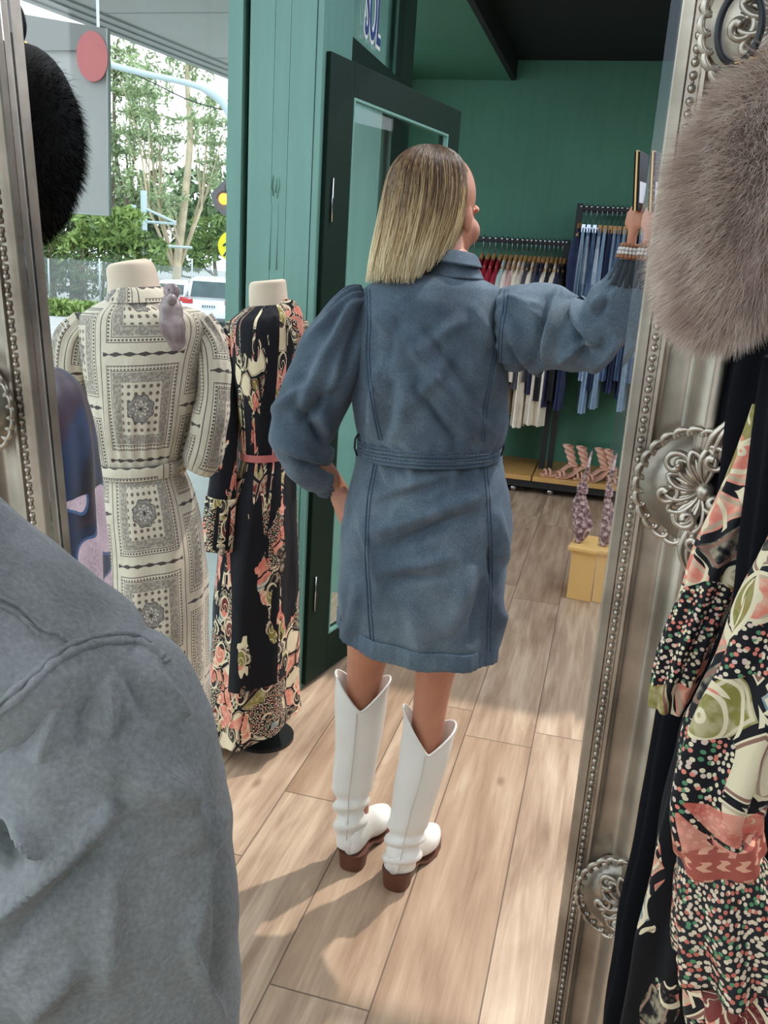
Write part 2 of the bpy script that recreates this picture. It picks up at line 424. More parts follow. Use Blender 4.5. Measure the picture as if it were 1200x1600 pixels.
CHROME = plain('chrome', (200, 200, 205), .18, .02, 5, metal=1)
WOODH = plain('pale_wood', (196, 146, 88), .5, .15, 14)
SHELFW = plain('honey_shelf_wood', (190, 146, 84), .45, .12, 6)
MANQ = plain('mannequin_plaster', (206, 186, 164), .6, .04, 6)
# clear pane: mostly see-through with a fresnel reflection
def mat_glass(name, tint=(.93, .97, .95)):
    m = Mat(name); tr = m.new('ShaderNodeBsdfTransparent'); tr.inputs[0].default_value = (*tint, 1)
    gl = m.new('ShaderNodeBsdfGlossy'); gl.inputs['Roughness'].default_value = .02
    ge = m.new('ShaderNodeNewGeometry'); dt = m.new('ShaderNodeVectorMath'); dt.operation = 'DOT_PRODUCT'; m.nt.links.new(ge.outputs['Normal'], dt.inputs[0]); m.nt.links.new(ge.outputs['Incoming'], dt.inputs[1])
    fr = (1 - S(m, dt.outputs['Value']).abs()).pow(5) * .5 + .025
    mx = m.new('ShaderNodeMixShader'); m.nt.links.new(fr.x, mx.inputs[0]); m.nt.links.new(tr.outputs[0], mx.inputs[1]); m.nt.links.new(gl.outputs[0], mx.inputs[2])
    m.nt.links.new(mx.outputs[0], m.out.inputs[0]); m.nt.nodes.remove(m.b); return m.mat
GLASS = mat_glass('window_glass')
def flat(name, rgb, **k): return plain(name, rgb, var=.03, **k)

# ================================================================== SETTING (room axes b right, a deep)
AW = 6.65; ZC = 2.93; ZS = 2.80; BWIN = -1.25; BR = 1.0
def struct(name, mb, mat, **k):
    o = mb.build(name, mat); o['kind'] = 'structure'; return o
def room(name, mb_fn, mat):
    """mesh given in room coordinates with the object rotated, so object coordinates follow the room"""
    m = MB(); mb_fn(m); o = m.build(name, mat); o.rotation_euler = (0, 0, -TH); o['kind'] = 'structure'; return o
room('floor', lambda m: m.box(BWIN, BR + .12, -2.2, AW, -.08, 0), FLOOR_M)
room('wall_back', lambda m: m.box(-1.9, BR + .12, AW, AW + .15, -.08, 3.1), GREENW)
room('wall_front', lambda m: m.box(.2, BR + .12, -2.3, -2.2, 0, ZC), GREENW)  # out of view behind the camera, added to cut light from that side
room('ceiling', lambda m: (m.box(-.90, BR + .12, 4.25, AW, ZC, 3.08), m.box(-.90, BR + .12, -2.2, 1.25, ZC, 3.08), m.box(-.90, -.62, 1.25, 4.25, ZC, 3.08)), BLACKC)
room('added_skylight', lambda m: (m.box(-.62, BR, 1.25, 1.31, ZC, 3.1), m.box(-.62, BR, 4.19, 4.25, ZC, 3.1), m.box(-.62, -.58, 1.25, 4.25, ZC, 3.1), m.box(-.58, BR, 2.72, 2.75, ZC + .04, 3.08)), BLACK)  # invented skylight over the ceiling gap, out of view, to let sun in
room('trim_1', lambda m: (m.box(-.93, -.895, 2.4, AW, ZS, ZC + .1)), BLACKC)      # black edge where the low ceiling stops
room('ceiling_low', lambda m: (m.box(-1.9, -.93, 2.7, AW, ZS, 3.08), m.box(BWIN, -.93, -2.2, 2.7, ZS, 3.08)), GREENW)
room('wall_left', lambda m: (m.box(-1.9, -1.78, 6.1, AW, -.08, ZS)), GREENW)
room('pillar_far', lambda m: (m.box(-1.62, -1.02, 3.66, 4.05, -.08, ZS)), GREEN)
# right wall: solid beyond the unseen side window added for the sun
room('wall_right', lambda m: (m.box(BR, BR + .12, 5.4, AW, 0, ZC), m.box(BR, BR + .12, -2.2, -.6, 0, ZC), m.box(BR, BR + .12, -.6, 5.4, 0, .25)), GREENW)
room('sky_block_wall', lambda m: m.box(3.0, 3.2, -6, 10, -.1, 2.75), plain('sky_block_dark', (84, 66, 56), .9, .2, 3))  # unseen dark wall added to hold back sky light from the right
room('path', lambda m: m.box(BR + .12, 3.0, -6, 10, -.12, -.04), plain('dark_paving', (92, 88, 84), .9, .1, 3))
def winfr(m):
    for a in (-.6, 5.34): m.box(BR + .03, BR + .09, a, a + .06, .25, ZC)
    m.box(BR + .03, BR + .09, -.6, 5.4, .25, .31)
room('added_side_window', winfr, DKGREEN)  # frame of an invented, unseen opening that brings sun onto the floor
# front pillar made of painted boards, with a window stile beside it
def pillar(m):
    m.box(-1.165, -.955, 2.67, 2.95, -.08, ZS)
    for i, (b0, b1) in enumerate(((-1.165, -1.085), (-1.085, -1.035), (-1.035, -.955))):
        m.box(b0 + .0006, b1 - .0006, 2.662, 2.67, 0, ZS - .002)
    m.box(-.953, -.935, 2.664, 2.95, -.08, ZS)
po = room('pillar_front', pillar, GREEN)
room('trim_2', lambda m: (m.box(-1.185, -1.165, 2.70, 2.92, -.05, ZS)), DKGREEN)
room('window_1', lambda m: (m.box(-1.232, -1.185, 2.655, 2.75, -.05, ZS), m.box(-1.27, -1.21, -2.2, -2.14, 0, ZS), m.box(-1.255, -1.232, 2.70, 2.75, 1.70, 1.84)), GREEN)
room('window_pane', lambda m: (m.box(-1.241, -1.236, -2.14, 2.70, .0, ZS)), GLASS)
bpy.data.objects['window_pane'].parent = bpy.data.objects['window_1']; bpy.data.objects['window_pane'].rotation_euler = (0, 0, 0); del bpy.data.objects['window_pane']['kind']
# dent and patch in the old paint of the pillar
_c = onA(430, 290, 2.655); m = MB()
for dz, dr in ((.0, .010), (-.012, .008)):
    m.tube([R(_c[0] - .009, 2.662, _c[1] + .030), R(_c[0] - .013, 2.660, _c[1]), R(_c[0] - .008, 2.661, _c[1] - .03)], .0014, 6)
m.tube([R(_c[0] + .009, 2.662, _c[1] + .026), R(_c[0] + .011, 2.660, _c[1]), R(_c[0] + .004, 2.661, _c[1] - .036)], .0014, 6)
m.tube([R(_c[0], 2.662, _c[1] + .02), R(_c[0] - .001, 2.660, _c[1]), R(_c[0] - .001, 2.661, _c[1] - .02)], .0026, 6)
m.tube([R(_c[0] - .014, 2.662, _c[1] - .05), R(_c[0] - .016, 2.661, _c[1] - .25)], .002, 6); m.tube([R(_c[0] + .008, 2.662, _c[1] - .05), R(_c[0] + .008, 2.661, _c[1] - .25)], .002, 6)
o = m.build('paint_scar', GREEN, po, smooth=True)
# transom beam and post above the door (plane b = -0.94)
a1, z1 = onB(521, 36, -.95)
a2, z2 = onB(640, 60, -.95)
room('trim_3', lambda m: (m.box(-.985, -.935, 2.95, a2 + .1, z1 - .12, z1), m.box(-.985, -.935, a2 - .06, a2 + .03, 0, ZS)), DKGREEN)
room('trim_4', lambda m: (m.box(-.99, -.95, 2.95, 2.985, 0, z1 - .12)), DKGREEN)
print('transom', a1, z1, a2, z2)
# transom sign lettering on the glass
tp = room('window_3', lambda m: (m.box(-.964, -.960, 2.95, a2 - .06, z1, ZS)), GLASS)
def text_mesh(name, s, size, depth, mat, parent, M, off=0):
    cu = bpy.data.curves.new(name, 'FONT'); cu.body = s; cu.size = size; cu.extrude = depth; cu.align_x = 'CENTER'; cu.offset = off
    t = bpy.data.objects.new(name, cu); COL.objects.link(t); bpy.context.view_layer.update()
    me = bpy.data.meshes.new_from_object(t.evaluated_get(bpy.context.evaluated_depsgraph_get())); bpy.data.objects.remove(t)
    me.transform(M); me.materials.clear(); return link(name, me, mat, parent)
BLUE = flat('sign_blue', (38, 62, 120)); WHITE = flat('sign_white', (225, 225, 220))
at_, zt_ = onB(582, 62, -.95)
Ms = Matrix.Translation(R(-.950, at_, zt_)) @ Matrix(((-0.0, 0, 1), (1, 0, 0), (0, 1, 0))).to_4x4()
Mt = Matrix.Translation(R(-.950, at_, zt_)) @ Matrix((tuple(AX), (0, 0, 1), tuple(-BX))).transposed().to_4x4()
Mt = Matrix.Translation(R(-.952, at_ - .0, zt_)) @ Matrix(((AX.x, 0, BX.x), (AX.y, 0, BX.y), (0, 1, 0))).to_4x4()
sg = empty('transom_lettering', R(-.95, at_, zt_), 0, 'blue letters with white outline on the glass above the door', 'sign')
text_mesh('letter_outline', 'SOL', .27, .001, WHITE, sg, Mt @ Matrix.Scale(.42, 4, (1, 0, 0)), .014)
text_mesh('letter_face', 'SOL', .27, .0025, BLUE, sg, Matrix.Translation(BX * .001) @ Mt @ Matrix.Scale(.42, 4, (1, 0, 0)), .0)

# the glazed door, standing a little open
DA = math.radians(27); dd = Vector((math.sin(DA), math.cos(DA), 0)); dn = Vector((math.cos(DA), -math.sin(DA), 0)); D0 = Vector((-.262, 2.845, 0))
def DM(v): return D0 + dd * v.x + dn * v.y + Vector((0, 0, v.z))
door = empty('door_1', D0); door['kind'] = 'structure'
m = MB(); W_ = .985; HT = 2.10
m.box(0, .145, -.02, .02, .02, HT, DM); m.box(W_ - .11, W_, -.02, .02, .02, HT, DM); m.box(.145, W_ - .11, -.02, .02, .02, .17, DM); m.box(.145, W_ - .11, -.02, .02, 2.0, HT, DM)
m.build('door_frame', DKGREEN, door, bevel=.002)
m = MB(); m.box(.14, W_ - .10, -.003, .003, .165, 2.005, DM); m.build('pane', GLASS, door)
m = MB()
for x0, x1, z0, z1b in ((.145, .153, .17, 2.0), (.153, W_ - .11, .17, .178), (.153, W_ - .11, 1.992, 2.0), (W_ - .118, W_ - .11, .178, 1.992)): m.box(x0, x1, .004, .022, z0, z1b, DM)
m.build('glazing_bead', GREEN, door)
m = MB()
for z in (.3, 1.62): m.tube([DM(Vector((.035, .024, z))), DM(Vector((.035, .024, z + .13)))], .0035, 8)
m.build('hinge_pin', CHROME, door, smooth=True)

# ---------------------------------------------------------------- outside: awning, pavement, road
ALU = flat('pale_awning_lining', (178, 180, 177), rough=.7); CONC = plain('concrete', (178, 178, 174), .9, .08, 5); ASPH = plain('asphalt', (150, 150, 150), .95, .12, 4)
def awn(m):
    m.box(-3.25, BWIN, -3, 12, 3.0, 3.1)
    m.box(-1.9, BWIN, 3.9, 12, -.1, 3.0)
e1, e2 = G(112, 0, 3.0), G(359, 101, 3.0); f1, f2 = G(64, 0, 3.0), G(338, 120, 3.0)
ed_ = (e2 - e1).normalized(); E1 = e1 - ed_ * 1.6; E2 = e1 + ed_ * 2.6; fo1 = (f1 + f2) / 2 - (e1 + e2) / 2; fo1 = fo1 - ed_ * fo1.dot(ed_)
def prism(m, pts, z0, z1):
    n = len(pts); m.add([Vector((p.x, p.y, z0)) for p in pts] + [Vector((p.x, p.y, z1)) for p in pts], [tuple(range(n))[::-1], tuple(range(n, 2 * n))] + [(i, (i + 1) % n, n + (i + 1) % n, n + i) for i in range(n)])
m = MB(); prism(m, [R(BWIN, 3.6), E1, E2, R(BWIN, 9.0)], 3.0, 3.12); struct('awning_soffit', m, ALU)
FASC = flat('awning_fascia_grey', (160, 162, 160)); m = MB()
for i in range(5):
    o0, o1 = fo1 * (i / 5), fo1 * ((i + 1) / 5); prism(m, [E1 + o0, E1 + o1, E2 + o1, E2 + o0], 2.985 + .012 * (i % 2), 3.3)
struct('awning_fascia', m, FASC)
m = MB()
for t_ in (.45, .75):
    q = E1 + (E2 - E1) * t_; prism(m, [q, q + ed_ * .015, R(BWIN, 0) + AX * q.dot(AX) + ed_ * .015, R(BWIN, 0) + AX * q.dot(AX)], 2.996, 3.0)
struct('awning_seam', m, FASC)
m = MB(); prism(m, [E2 + fo1 * .9, E2 + fo1, E2 + fo1 - ed_ * .05, E2 + fo1 * .9 - ed_ * .05], -.2, 3.0); struct('awning_post', m, FASC)
room('pavement', lambda m: m.box(-3.6, BWIN - .0, -4, 14, -.12, -.02), CONC)
def slope(m):
    vs = []; fs = []
    ys = [-10, 6, 12, 20, 32, 60, 120]; zs = [-.25, -.25, -.55, -.75, -1.0, -1.0, -.6]
    for y, z in zip(ys, zs): vs += [Vector((-70, y, z)), Vector((20, y, z))]
    for i in range(len(ys) - 1): fs.append((2 * i, 2 * i + 1, 2 * i + 3, 2 * i + 2))
    m.add(vs, fs)
m = MB(); slope(m); struct('road', m, ASPH)
def gz(Y): return float(np.interp(Y, [-10, 6, 12, 20, 32, 60, 120], [-.25, -.25, -.55, -.75, -1.0, -1.0, -.6]))

# ---------------------------------------------------------------- trees and shrubs
LEAFS = {}
def leafmat(name, rgb):
    m = Mat(name); n = m.noise(.9, 3); n2 = m.noise(9, 2); c = srgb(*rgb)
    m.set(color=m.ramp(n * .6 + n2 * .4, [(.3, tuple(x * .6 for x in c)), (.5, c), (.7, tuple(min(1, x * 1.35) for x in c))]), rough=.7); m.b.inputs['Transmission Weight'].default_value = 0
    return m.mat
def leaves(name, blobs, count, size, mat, parent, droop=.3):
    """blobs: (centre, radii) ; many small folded leaves in one foliage part"""
    tot = sum(b[1][0] * b[1][2] for b in blobs); V = []; 
    for c, r in blobs:
        n = max(8, int(count * r[0] * r[2] / tot))
        d = rng.normal(size=(n, 3)); d /= np.linalg.norm(d, axis=1)[:, None]; rad = rng.random(n) ** .45
        p = np.array(c) + d * rad[:, None] * np.array(r)
        # clump
        p += np.sin(p * 3.1 / max(size * 3, .3)) * size * .9
        a = rng.normal(size=(n, 3)); a[:, 2] -= droop; a /= np.linalg.norm(a, axis=1)[:, None]
        b = np.cross(a, rng.normal(size=(n, 3))); b /= np.linalg.norm(b, axis=1)[:, None]
        s = size * (.6 + rng.random(n) * .8)
        q = np.stack([p - a * s[:, None], p + b * s[:, None] * .32, p + a * s[:, None], p - b * s[:, None] * .32], 1); V.append(q)
    V = np.concatenate(V).reshape(-1, 3); nf = len(V) // 4
    me = bpy.data.meshes.new(name); me.vertices.add(len(V)); me.vertices.foreach_set('co', V.ravel())
    me.loops.add(nf * 4); me.loops.foreach_set('vertex_index', np.arange(nf * 4)); me.polygons.add(nf); me.polygons.foreach_set('loop_start', np.arange(nf) * 4)
    me.update(); me.validate(); return link(name, me, mat, parent)
BARK = plain('pale_eucalyptus_bark', (196, 178, 150), .85, .2, 2); BARKD = plain('grey_bark', (110, 98, 84), .9, .2, 2)
LG1 = leafmat('eucalyptus_leaf', (150, 166, 122)); LG2 = leafmat('bright_leaf', (122, 144, 76)); LG3 = leafmat('hedge_leaf', (98, 118, 76))
def gtree(px, Yb, top_py, blobs_px, r, leafm, bark, label, count, size, trunk_px=None, name='tree'):
    base = P(px, 500, Yb); base.z = gz(Yb); o = empty(name, base, 0, label, 'tree')
    pts = trunk_px or [(px, 470), (px + 5, 300), (px, top_py)]
    w = [base] + [P(x, y, Yb) for x, y in pts]
    m = MB(); m.tube([Vector(q[:3]) for q in spline([list(x) for x in w], 5)], list(np.interp(np.linspace(0, 1, (len(w) - 1) * 5 + 1), [0, 1], [r, r * .25])), 8)
    bl = []
    for (bx, by, brx, bry) in blobs_px:
        c = P(bx, by, Yb + random.uniform(-1.5, 1.5)); s = Yb / 1300
        bl.append((tuple(c), (brx * s, brx * s * .9, bry * s)))
        st = w[-2] if by < pts[-2][1] else w[1]
        mid = (st + c) / 2 + Vector((random.uniform(-.5, .5), 0, -.3))
        m.tube([st, mid, c, c + Vector((random.uniform(-1, 1), 0, random.uniform(.3, 1))) * bry * s * .6], [r * .4, r * .28, r * .16, r * .05], 6)
        for k in range(4):
            e = c + Vector((random.uniform(-1, 1) * brx * s, random.uniform(-.5, .5), random.uniform(-.6, .9) * bry * s))
            m.tube([mid, (mid + e) / 2 + Vector((0, 0, .15)), e], [r * .16, r * .1, r * .04], 5)
    m.build('trunk', bark, o, smooth=True)
    leaves('foliage', bl, count, size, leafm, o)
    return o
gtree(285, 42, 60, [(230, 130, 38, 40), (325, 190, 45, 40), (250, 220, 36, 40), (340, 260, 30, 45), (300, 90, 40, 32), (215, 200, 25, 36), (260, 310, 30, 26)], .25, LG1, BARK,
      'tall pale-trunked gum tree rising behind the parked cars', 5200, .14, [(276, 430), (290, 300), (297, 210), (292, 110), (300, 40)])
gtree(180, 45, 100, [(190, 110, 36, 44), (185, 230, 30, 36), (215, 160, 30, 40), (150, 200, 30, 50), (205, 290, 22, 22)], .17, LG1, BARKD,
      'thin leaning gum tree beside the hanging sign', 4600, .15, [(195, 440), (200, 330), (182, 250), (178, 120), (185, 60)])
gtree(120, 38, 360, [(90, 385, 60, 28), (160, 370, 50, 34), (215, 385, 40, 28), (60, 420, 30, 30), (190, 345, 36, 26)], .12, LG2, BARKD,
      'low spreading bright green tree over the wire fence', 5200, .19, [(118, 450), (122, 400), (130, 370)])
gtree(340, 47, 330, [(345, 365, 40, 30), (320, 385, 30, 22), (300, 400, 30, 20), (235, 405, 40, 22)], .16, LG2, BARKD,
      'round lime green tree behind the white cars', 4200, .21, [(338, 440), (335, 400), (340, 370)])
gtree(60, 72, 330, [(60, 350, 90, 40), (180, 330, 90, 50), (300, 330, 90, 50), (400, 330, 60, 60), (-60, 350, 80, 60)], .3, LG3, BARKD,
      'dark line of bushland trees farthest behind the fence', 9000, .5, [(60, 430), (60, 380), (60, 350)])
for i, (px, lab) in enumerate(((75, 'scrubby grey-green shrub behind left fence post'), (125, 'scrubby grey-green shrub between the two fence posts'), (175, 'scrubby shrub behind right fence post and pale mannequin'))):
    Yb = 36.2; b_ = P(px, 480, Yb); b_.z = gz(Yb); o = empty('shrub', b_, 0, lab, 'shrub'); m = MB()
    for k in range(9):
        e = b_ + Vector((random.uniform(-.6, .6), random.uniform(-.3, .3), random.uniform(1.6, 2.6)))
        m.tube([b_ + Vector((random.uniform(-.5, .5), 0, 0)), (b_ + e) / 2 + Vector((random.uniform(-.2, .2), 0, 0)), e], [.06, .05, .02], 5)
    m.build('stem', BARKD, o); leaves('foliage', [(tuple(b_ + Vector((0, 0, 1.3))), (.75, .5, 1.1))], 1300, .11, LG3, o)
m = MB(); m2 = leaves('grass', [((P(90, 488, 32)[0], 32, gz(32) + .15), (4.5, .8, .4))], 2500, .16, LG2, None); tag(m2, 'tufts of green grass along the foot of the fence', 'grass', kind='stuff')
# chain-link fence
GALV = flat('galvanised_steel', (170, 178, 178), rough=.4, metal=.6); Yf = 34.5
p0 = P(30, 480, Yf); fz = gz(Yf); fo = empty('wire_fence', (p0.x, Yf, fz), 0, 'chain-link wire fence along the car park behind the mannequins', 'fence')
for px in (-60, 75, 155, 235, 300, 370):
    q = P(px, 400, Yf); m = MB(); m.tube([(q.x, Yf, fz), (q.x, Yf, P(px, 404, Yf).z)], .035, 8); m.build('post', GALV, fo, smooth=True)
mm_ = Mat('chain_link_wire'); x, y, z = mm_.xyz(); k = (((x + z) * 11).fract() - .5).abs().lt(.07).max((((x - z) * 11).fract() - .5).abs().lt(.07)); mm_.set(color=srgb(160, 165, 165), alpha=k * .9 + .02, rough=.5)
m = MB(); xl, xr = P(-60, 450, Yf).x, P(370, 450, Yf).x; zt = P(150, 408, Yf).z; m.box(xl, xr, Yf - .004, Yf + .004, fz, zt); m.build('wire_mesh', mm_.mat, fo)

# parked cars (seen from behind)
CARW = plain('white_car_paint', (232, 236, 240), .25, .02, 4, coat=.6); CARG = plain('car_glass', (70, 84, 86), .08, .2, 3); TYRE = plain('tyre_rubber', (34, 34, 36), .8); RED = flat('tail_lamp_red', (190, 40, 44), rough=.25)
def car(loc, rz, label, tall, hatch_col=CARW):
    o = empty('car', loc, rz, label, 'car'); T = Matrix.Translation(loc) @ Matrix.Rotation(rz, 4, 'Z')
    def Q(x, y, z): return T @ Vector((x, y, z))
    m = MB(); h = tall
    # body lofted along its length (y), rear at y=0
    prof = [(0, .80, .42, .95, .55), (.12, .88, .30, 1.02, .62), (.6, .92, .24, 1.02, .62), (1.6, .93, .22, 1.0, .62), (2.9, .93, .22, .98, .6), (3.9, .9, .24, .92, .5), (4.4, .78, .32, .78, .4)]
    rings = []
    for y, hw, zb, zt_, _ in prof: rings.append((Q(0, y, (zb + zt_) / 2), (T.to_3x3() @ Vector((hw, 0, 0))), Vector((0, 0, (zt_ - zb) / 2)), 4.5))
    loft(m, rings, 28, 4, True, True)
    m.build('body', hatch_col, o, smooth=True)
    m = MB(); g = [(.05, .66, .98, h - .52), (.28, .70, .98, h - .06), (.8, .71, .98, h), (2.0, .70, .98, h), (2.6, .66, .98, h - .12), (3.3, .62, .95, 1.03)]
    loft(m, [(Q(0, y, (a + b) / 2), T.to_3x3() @ Vector((hw, 0, 0)), Vector((0, 0, (b - a) / 2 + .02)), 4) for y, hw, a, b in g], 24, 4, True, True)
    m.build('cabin', hatch_col, o, smooth=True)
    m = MB(); m.add([Q(-.60, -.03, 1.06), Q(.60, -.03, 1.06), Q(.54, .16, h - .12), Q(-.54, .16, h - .12), Q(-.60, .08, 1.06), Q(.60, .08, 1.06), Q(.54, .24, h - .12), Q(-.54, .24, h - .12)], [(0, 1, 2, 3), (7, 6, 5, 4), (0, 4, 5, 1), (1, 5, 6, 2), (2, 6, 7, 3), (3, 7, 4, 0)])
    m.build('rear_window', CARG, o)
    for s in (-1, 1):
        m = MB(); m.box(s * .70 - .005, s * .70 + .03 * s, .45, 2.7, 1.03, h - .14, lambda v: Q(v.x, v.y, v.z)); m.build('side_window', CARG, o)
        m = MB(); m.box(min(s * .52, s * .86), max(s * .52, s * .86), -.035, .1, .84, .98, lambda v: Q(v.x, v.y, v.z)); m.build('tail_lamp', RED, o, bevel=.01)
        m = MB(); m.box(min(s * .6, s * .82), max(s * .6, s * .82), -.03, .05, .42, .47, lambda v: Q(v.x, v.y, v.z)); m.build('reflector', RED, o)
        for y in (.85, 3.5):
            m = MB(); m.tube([Q(s * .72, y, .33), Q(s * .92, y, .33)], .33, 24); m.build('wheel', TYRE, o, smooth=False)
    m = MB(); m.box(-.26, .26, -.04, 0.05, .70, .84, lambda v: Q(v.x, v.y, v.z)); pl_ = m.build('number_plate', flat('plate_white', (215, 218, 220)), o)
    m = MB()
    for k in range(6): m.box(-.21 + k * .075, -.17 + k * .075, -.044, -.03, .73, .81, lambda v: Q(v.x, v.y, v.z))
    m.build('plate_characters', flat('plate_dark', (60, 66, 80)), pl_)
    m = MB(); m.box(-.82, .82, -.06, .15, .30, .40, lambda v: Q(v.x, v.y, v.z)); m.build('bumper', flat('bumper_grey', (90, 92, 96)), o, bevel=.02)
    return o
c_ = P(326, 500, 29); car((c_.x, 29, gz(29)), math.radians(4), 'white SUV parked nearest the green pillar', 1.68)
c_ = P(262, 500, 31); car((c_.x, 31, gz(31)), math.radians(-22), 'smaller white car parked left of the SUV', 1.5)

# street light, traffic signal, crossing sign, utility pole
PAINTG = flat('street_light_grey', (186, 200, 204), rough=.4)
Yl = 15; o = empty('street_light', (P(364, 400, Yl).x, Yl, gz(Yl)), 0, 'curved pale grey street light arm over the road', 'street light')
m = MB(); pts = [(366, 420), (366, 260), (364, 200), (352, 165), (325, 142), (285, 128), (230, 116), (175, 102), (140, 92)]
m.tube([Vector((P(366, 400, Yl).x, Yl, gz(Yl)))] + [Vector(q[:3]) for q in spline([list(P(x, y, Yl)) for x, y in pts], 4)], [.07] * 18 + [.05] * (len(pts) * 4 - 3 - 17), 10)
m.build('pole', PAINTG, o, smooth=True)
m = MB(); a_ = P(175, 102, Yl); b_ = P(130, 90, Yl); m.tube([a_, (a_ + b_) / 2, b_], [.06, .13, .07], 10); m.build('lamp_head', PAINTG, o, smooth=True)
Yt = 13; q = P(362, 300, Yt); o = empty('traffic_light', (q.x, Yt, gz(Yt)), 0, 'traffic light with its amber lamp lit beside the green pillar', 'traffic light')
m = MB(); m.tube([(q.x + .05, Yt + .1, gz(Yt)), (q.x + .05, Yt + .1, q.z + .4)], .05, 10); m.build('pole', BLACK, o)
m = MB(); hexp = [P(x, y, Yt) for x, y in ((329, 303), (352, 280), (395, 270), (410, 300), (395, 335), (350, 337), (336, 325))]
m.add(hexp + [p + Vector((0, .06, 0)) for p in hexp], [tuple(range(7))[::-1], tuple(range(7, 14))] + [(i, (i + 1) % 7, 7 + (i + 1) % 7, 7 + i) for i in range(7)])
m.build('backboard', flat('signal_grey', (88, 90, 98)), o)
AMB = Mat('amber_lamp'); AMB.set(color=srgb(240, 120, 30), emit=4.0, emitc=srgb(255, 140, 30)); OFF = flat('unlit_lamp', (70, 44, 36))
c_ = P(350, 311, Yt - .08); m = MB(); m.ball(c_, .075, 16, 10, (1, .5, 1)); m.build('amber_lamp', AMB.mat, o, smooth=True)
c_ = P(358, 293, Yt - .08); m = MB(); m.ball(c_, .07, 16, 10, (1, .5, 1)); m.build('unlit_lamp', OFF, o, smooth=True)
c_ = P(350, 311, Yt - .1); m = MB(); m.tube([c_ + Vector((.1 * math.cos(t), 0, .1 * math.sin(t))) for t in np.linspace(0, math.pi, 9)], .012, 6); m.build('visor', BLACK, o)
Yt = 12; q = P(364, 385, Yt); o = empty('crossing_sign', (q.x, Yt, gz(Yt)), 0, 'round yellow pedestrian sign partly behind the green pillar', 'sign')
m = MB(); m.tube([(q.x + .02, Yt + .06, gz(Yt)), (q.x + .02, Yt + .06, q.z + .2)], .03, 8); m.build('pole', GALV, o)
m = MB(); m.tube([(q.x, Yt, q.z), (q.x, Yt + .02, q.z)], .2, 32); m.build('sign_disc', flat('sign_yellow', (238, 222, 20)), o)
m = MB(); 
for a_, b_ in (((-.02, .1), (0, 0)), ((0, 0), (-.09, -.13)), ((0, 0), (.04, -.13)), ((-.02, .06), (-.1, .0))): m.tube([(q.x + a_[0] - .03, Yt - .006, q.z + a_[1]), (q.x + b_[0] - .03, Yt - .006, q.z + b_[1])], .014, 6)
m.ball((q.x - .05, Yt - .006, q.z + .13), .022, 8, 6, (1, .3, 1)); m.build('walking_symbol', BLACK, o)
Yt = 40; q = P(208, 400, Yt); o = empty('utility_pole', (q.x, Yt, gz(Yt)), 0, 'pale utility pole with crossarms among the trees', 'pole')
m = MB(); m.tube([(q.x, Yt, gz(Yt)), (P(209, 320, Yt).x, Yt, P(209, 320, Yt).z)], .12, 8)
m.tube([(P(226, 420, Yt).x, Yt, gz(Yt)), (P(226, 420, Yt).x, Yt, P(226, 298, Yt).z)], .14, 8); m.build('pole', PAINTG, o)
m = MB()
for a_, b_ in (((210, 345), (275, 350)), ((180, 380), (300, 387)), ((225, 325), (275, 348))): m.tube([P(*a_, Yt), P(*b_, Yt)], .06, 6)
m.build('crossarm', PAINTG, o)
m = MB(); m.tube([Vector(q[:3]) for q in spline([list(P(x, y, 18)) for x, y in ((150, 88), (230, 125), (300, 158), (375, 178))], 6)], .012, 5); o = m.build('overhead_cable', BLACK); tag(o, 'thin black overhead cable crossing below the street light', 'cable')

# sign hanging under the awning
GREYS = flat('sign_grey', (172, 168, 165), rough=.5); o = empty('hanging_sign', P(100, 40, 2.9), 0, 'pale grey hanging sign board with pink dot outside the window', 'sign')
Ys = 2.9; c4 = [P(-40, 10, Ys), P(169, 46, Ys), P(171, 337, Ys), P(-40, 322, Ys)]
def slab(c4, t, name, mat, par, off=Vector((0, 0, 0)), **k):
    m = MB(); m.add([c + off for c in c4] + [c + off + Vector((0, t, 0)) for c in c4], [(0, 1, 2, 3)[::-1], (4, 5, 6, 7), (0, 1, 5, 4), (1, 2, 6, 5), (2, 3, 7, 6), (3, 0, 4, 7)]); return m.build(name, mat, par, **k)
slab(c4, .022, 'board', GREYS, o)
slab([P(-40, 10, Ys), P(168, 46, Ys), P(168, 80, Ys), P(-40, 80, Ys)], .01, 'top_band', flat('sign_band_grey', (138, 135, 132)), o, Vector((0, -.012, 0)))
m = MB(); m.tube([c4[1] + Vector((0, -.01, 0)), c4[2] + Vector((0, -.01, 0)), c4[3] + Vector((0, -.01, 0))], .003, 6); m.build('edge_strip', ALU, o)
q = P(144, 88, Ys - .016); m = MB(); m.tube([q, q + Vector((0, .006, 0))], .053, 32)
for v_ in range(len(m.v)):
    x_, y_, z_ = m.v[v_]; m.v[v_] = (q.x + (x_ - q.x) * .9, y_, q.z + (z_ - q.z) * 1.32)
m.build('pink_dot', flat('pink_dot', (204, 116, 116)), o)
m = MB()
for px in (10, 150): m.tube([P(px, 25 + px * .1, Ys) + Vector((0, .02, 0)), Vector((P(px, 30, Ys).x, Ys + .02, 3.0))], .005, 6)
m.build('hanger_rod', CHROME, o)
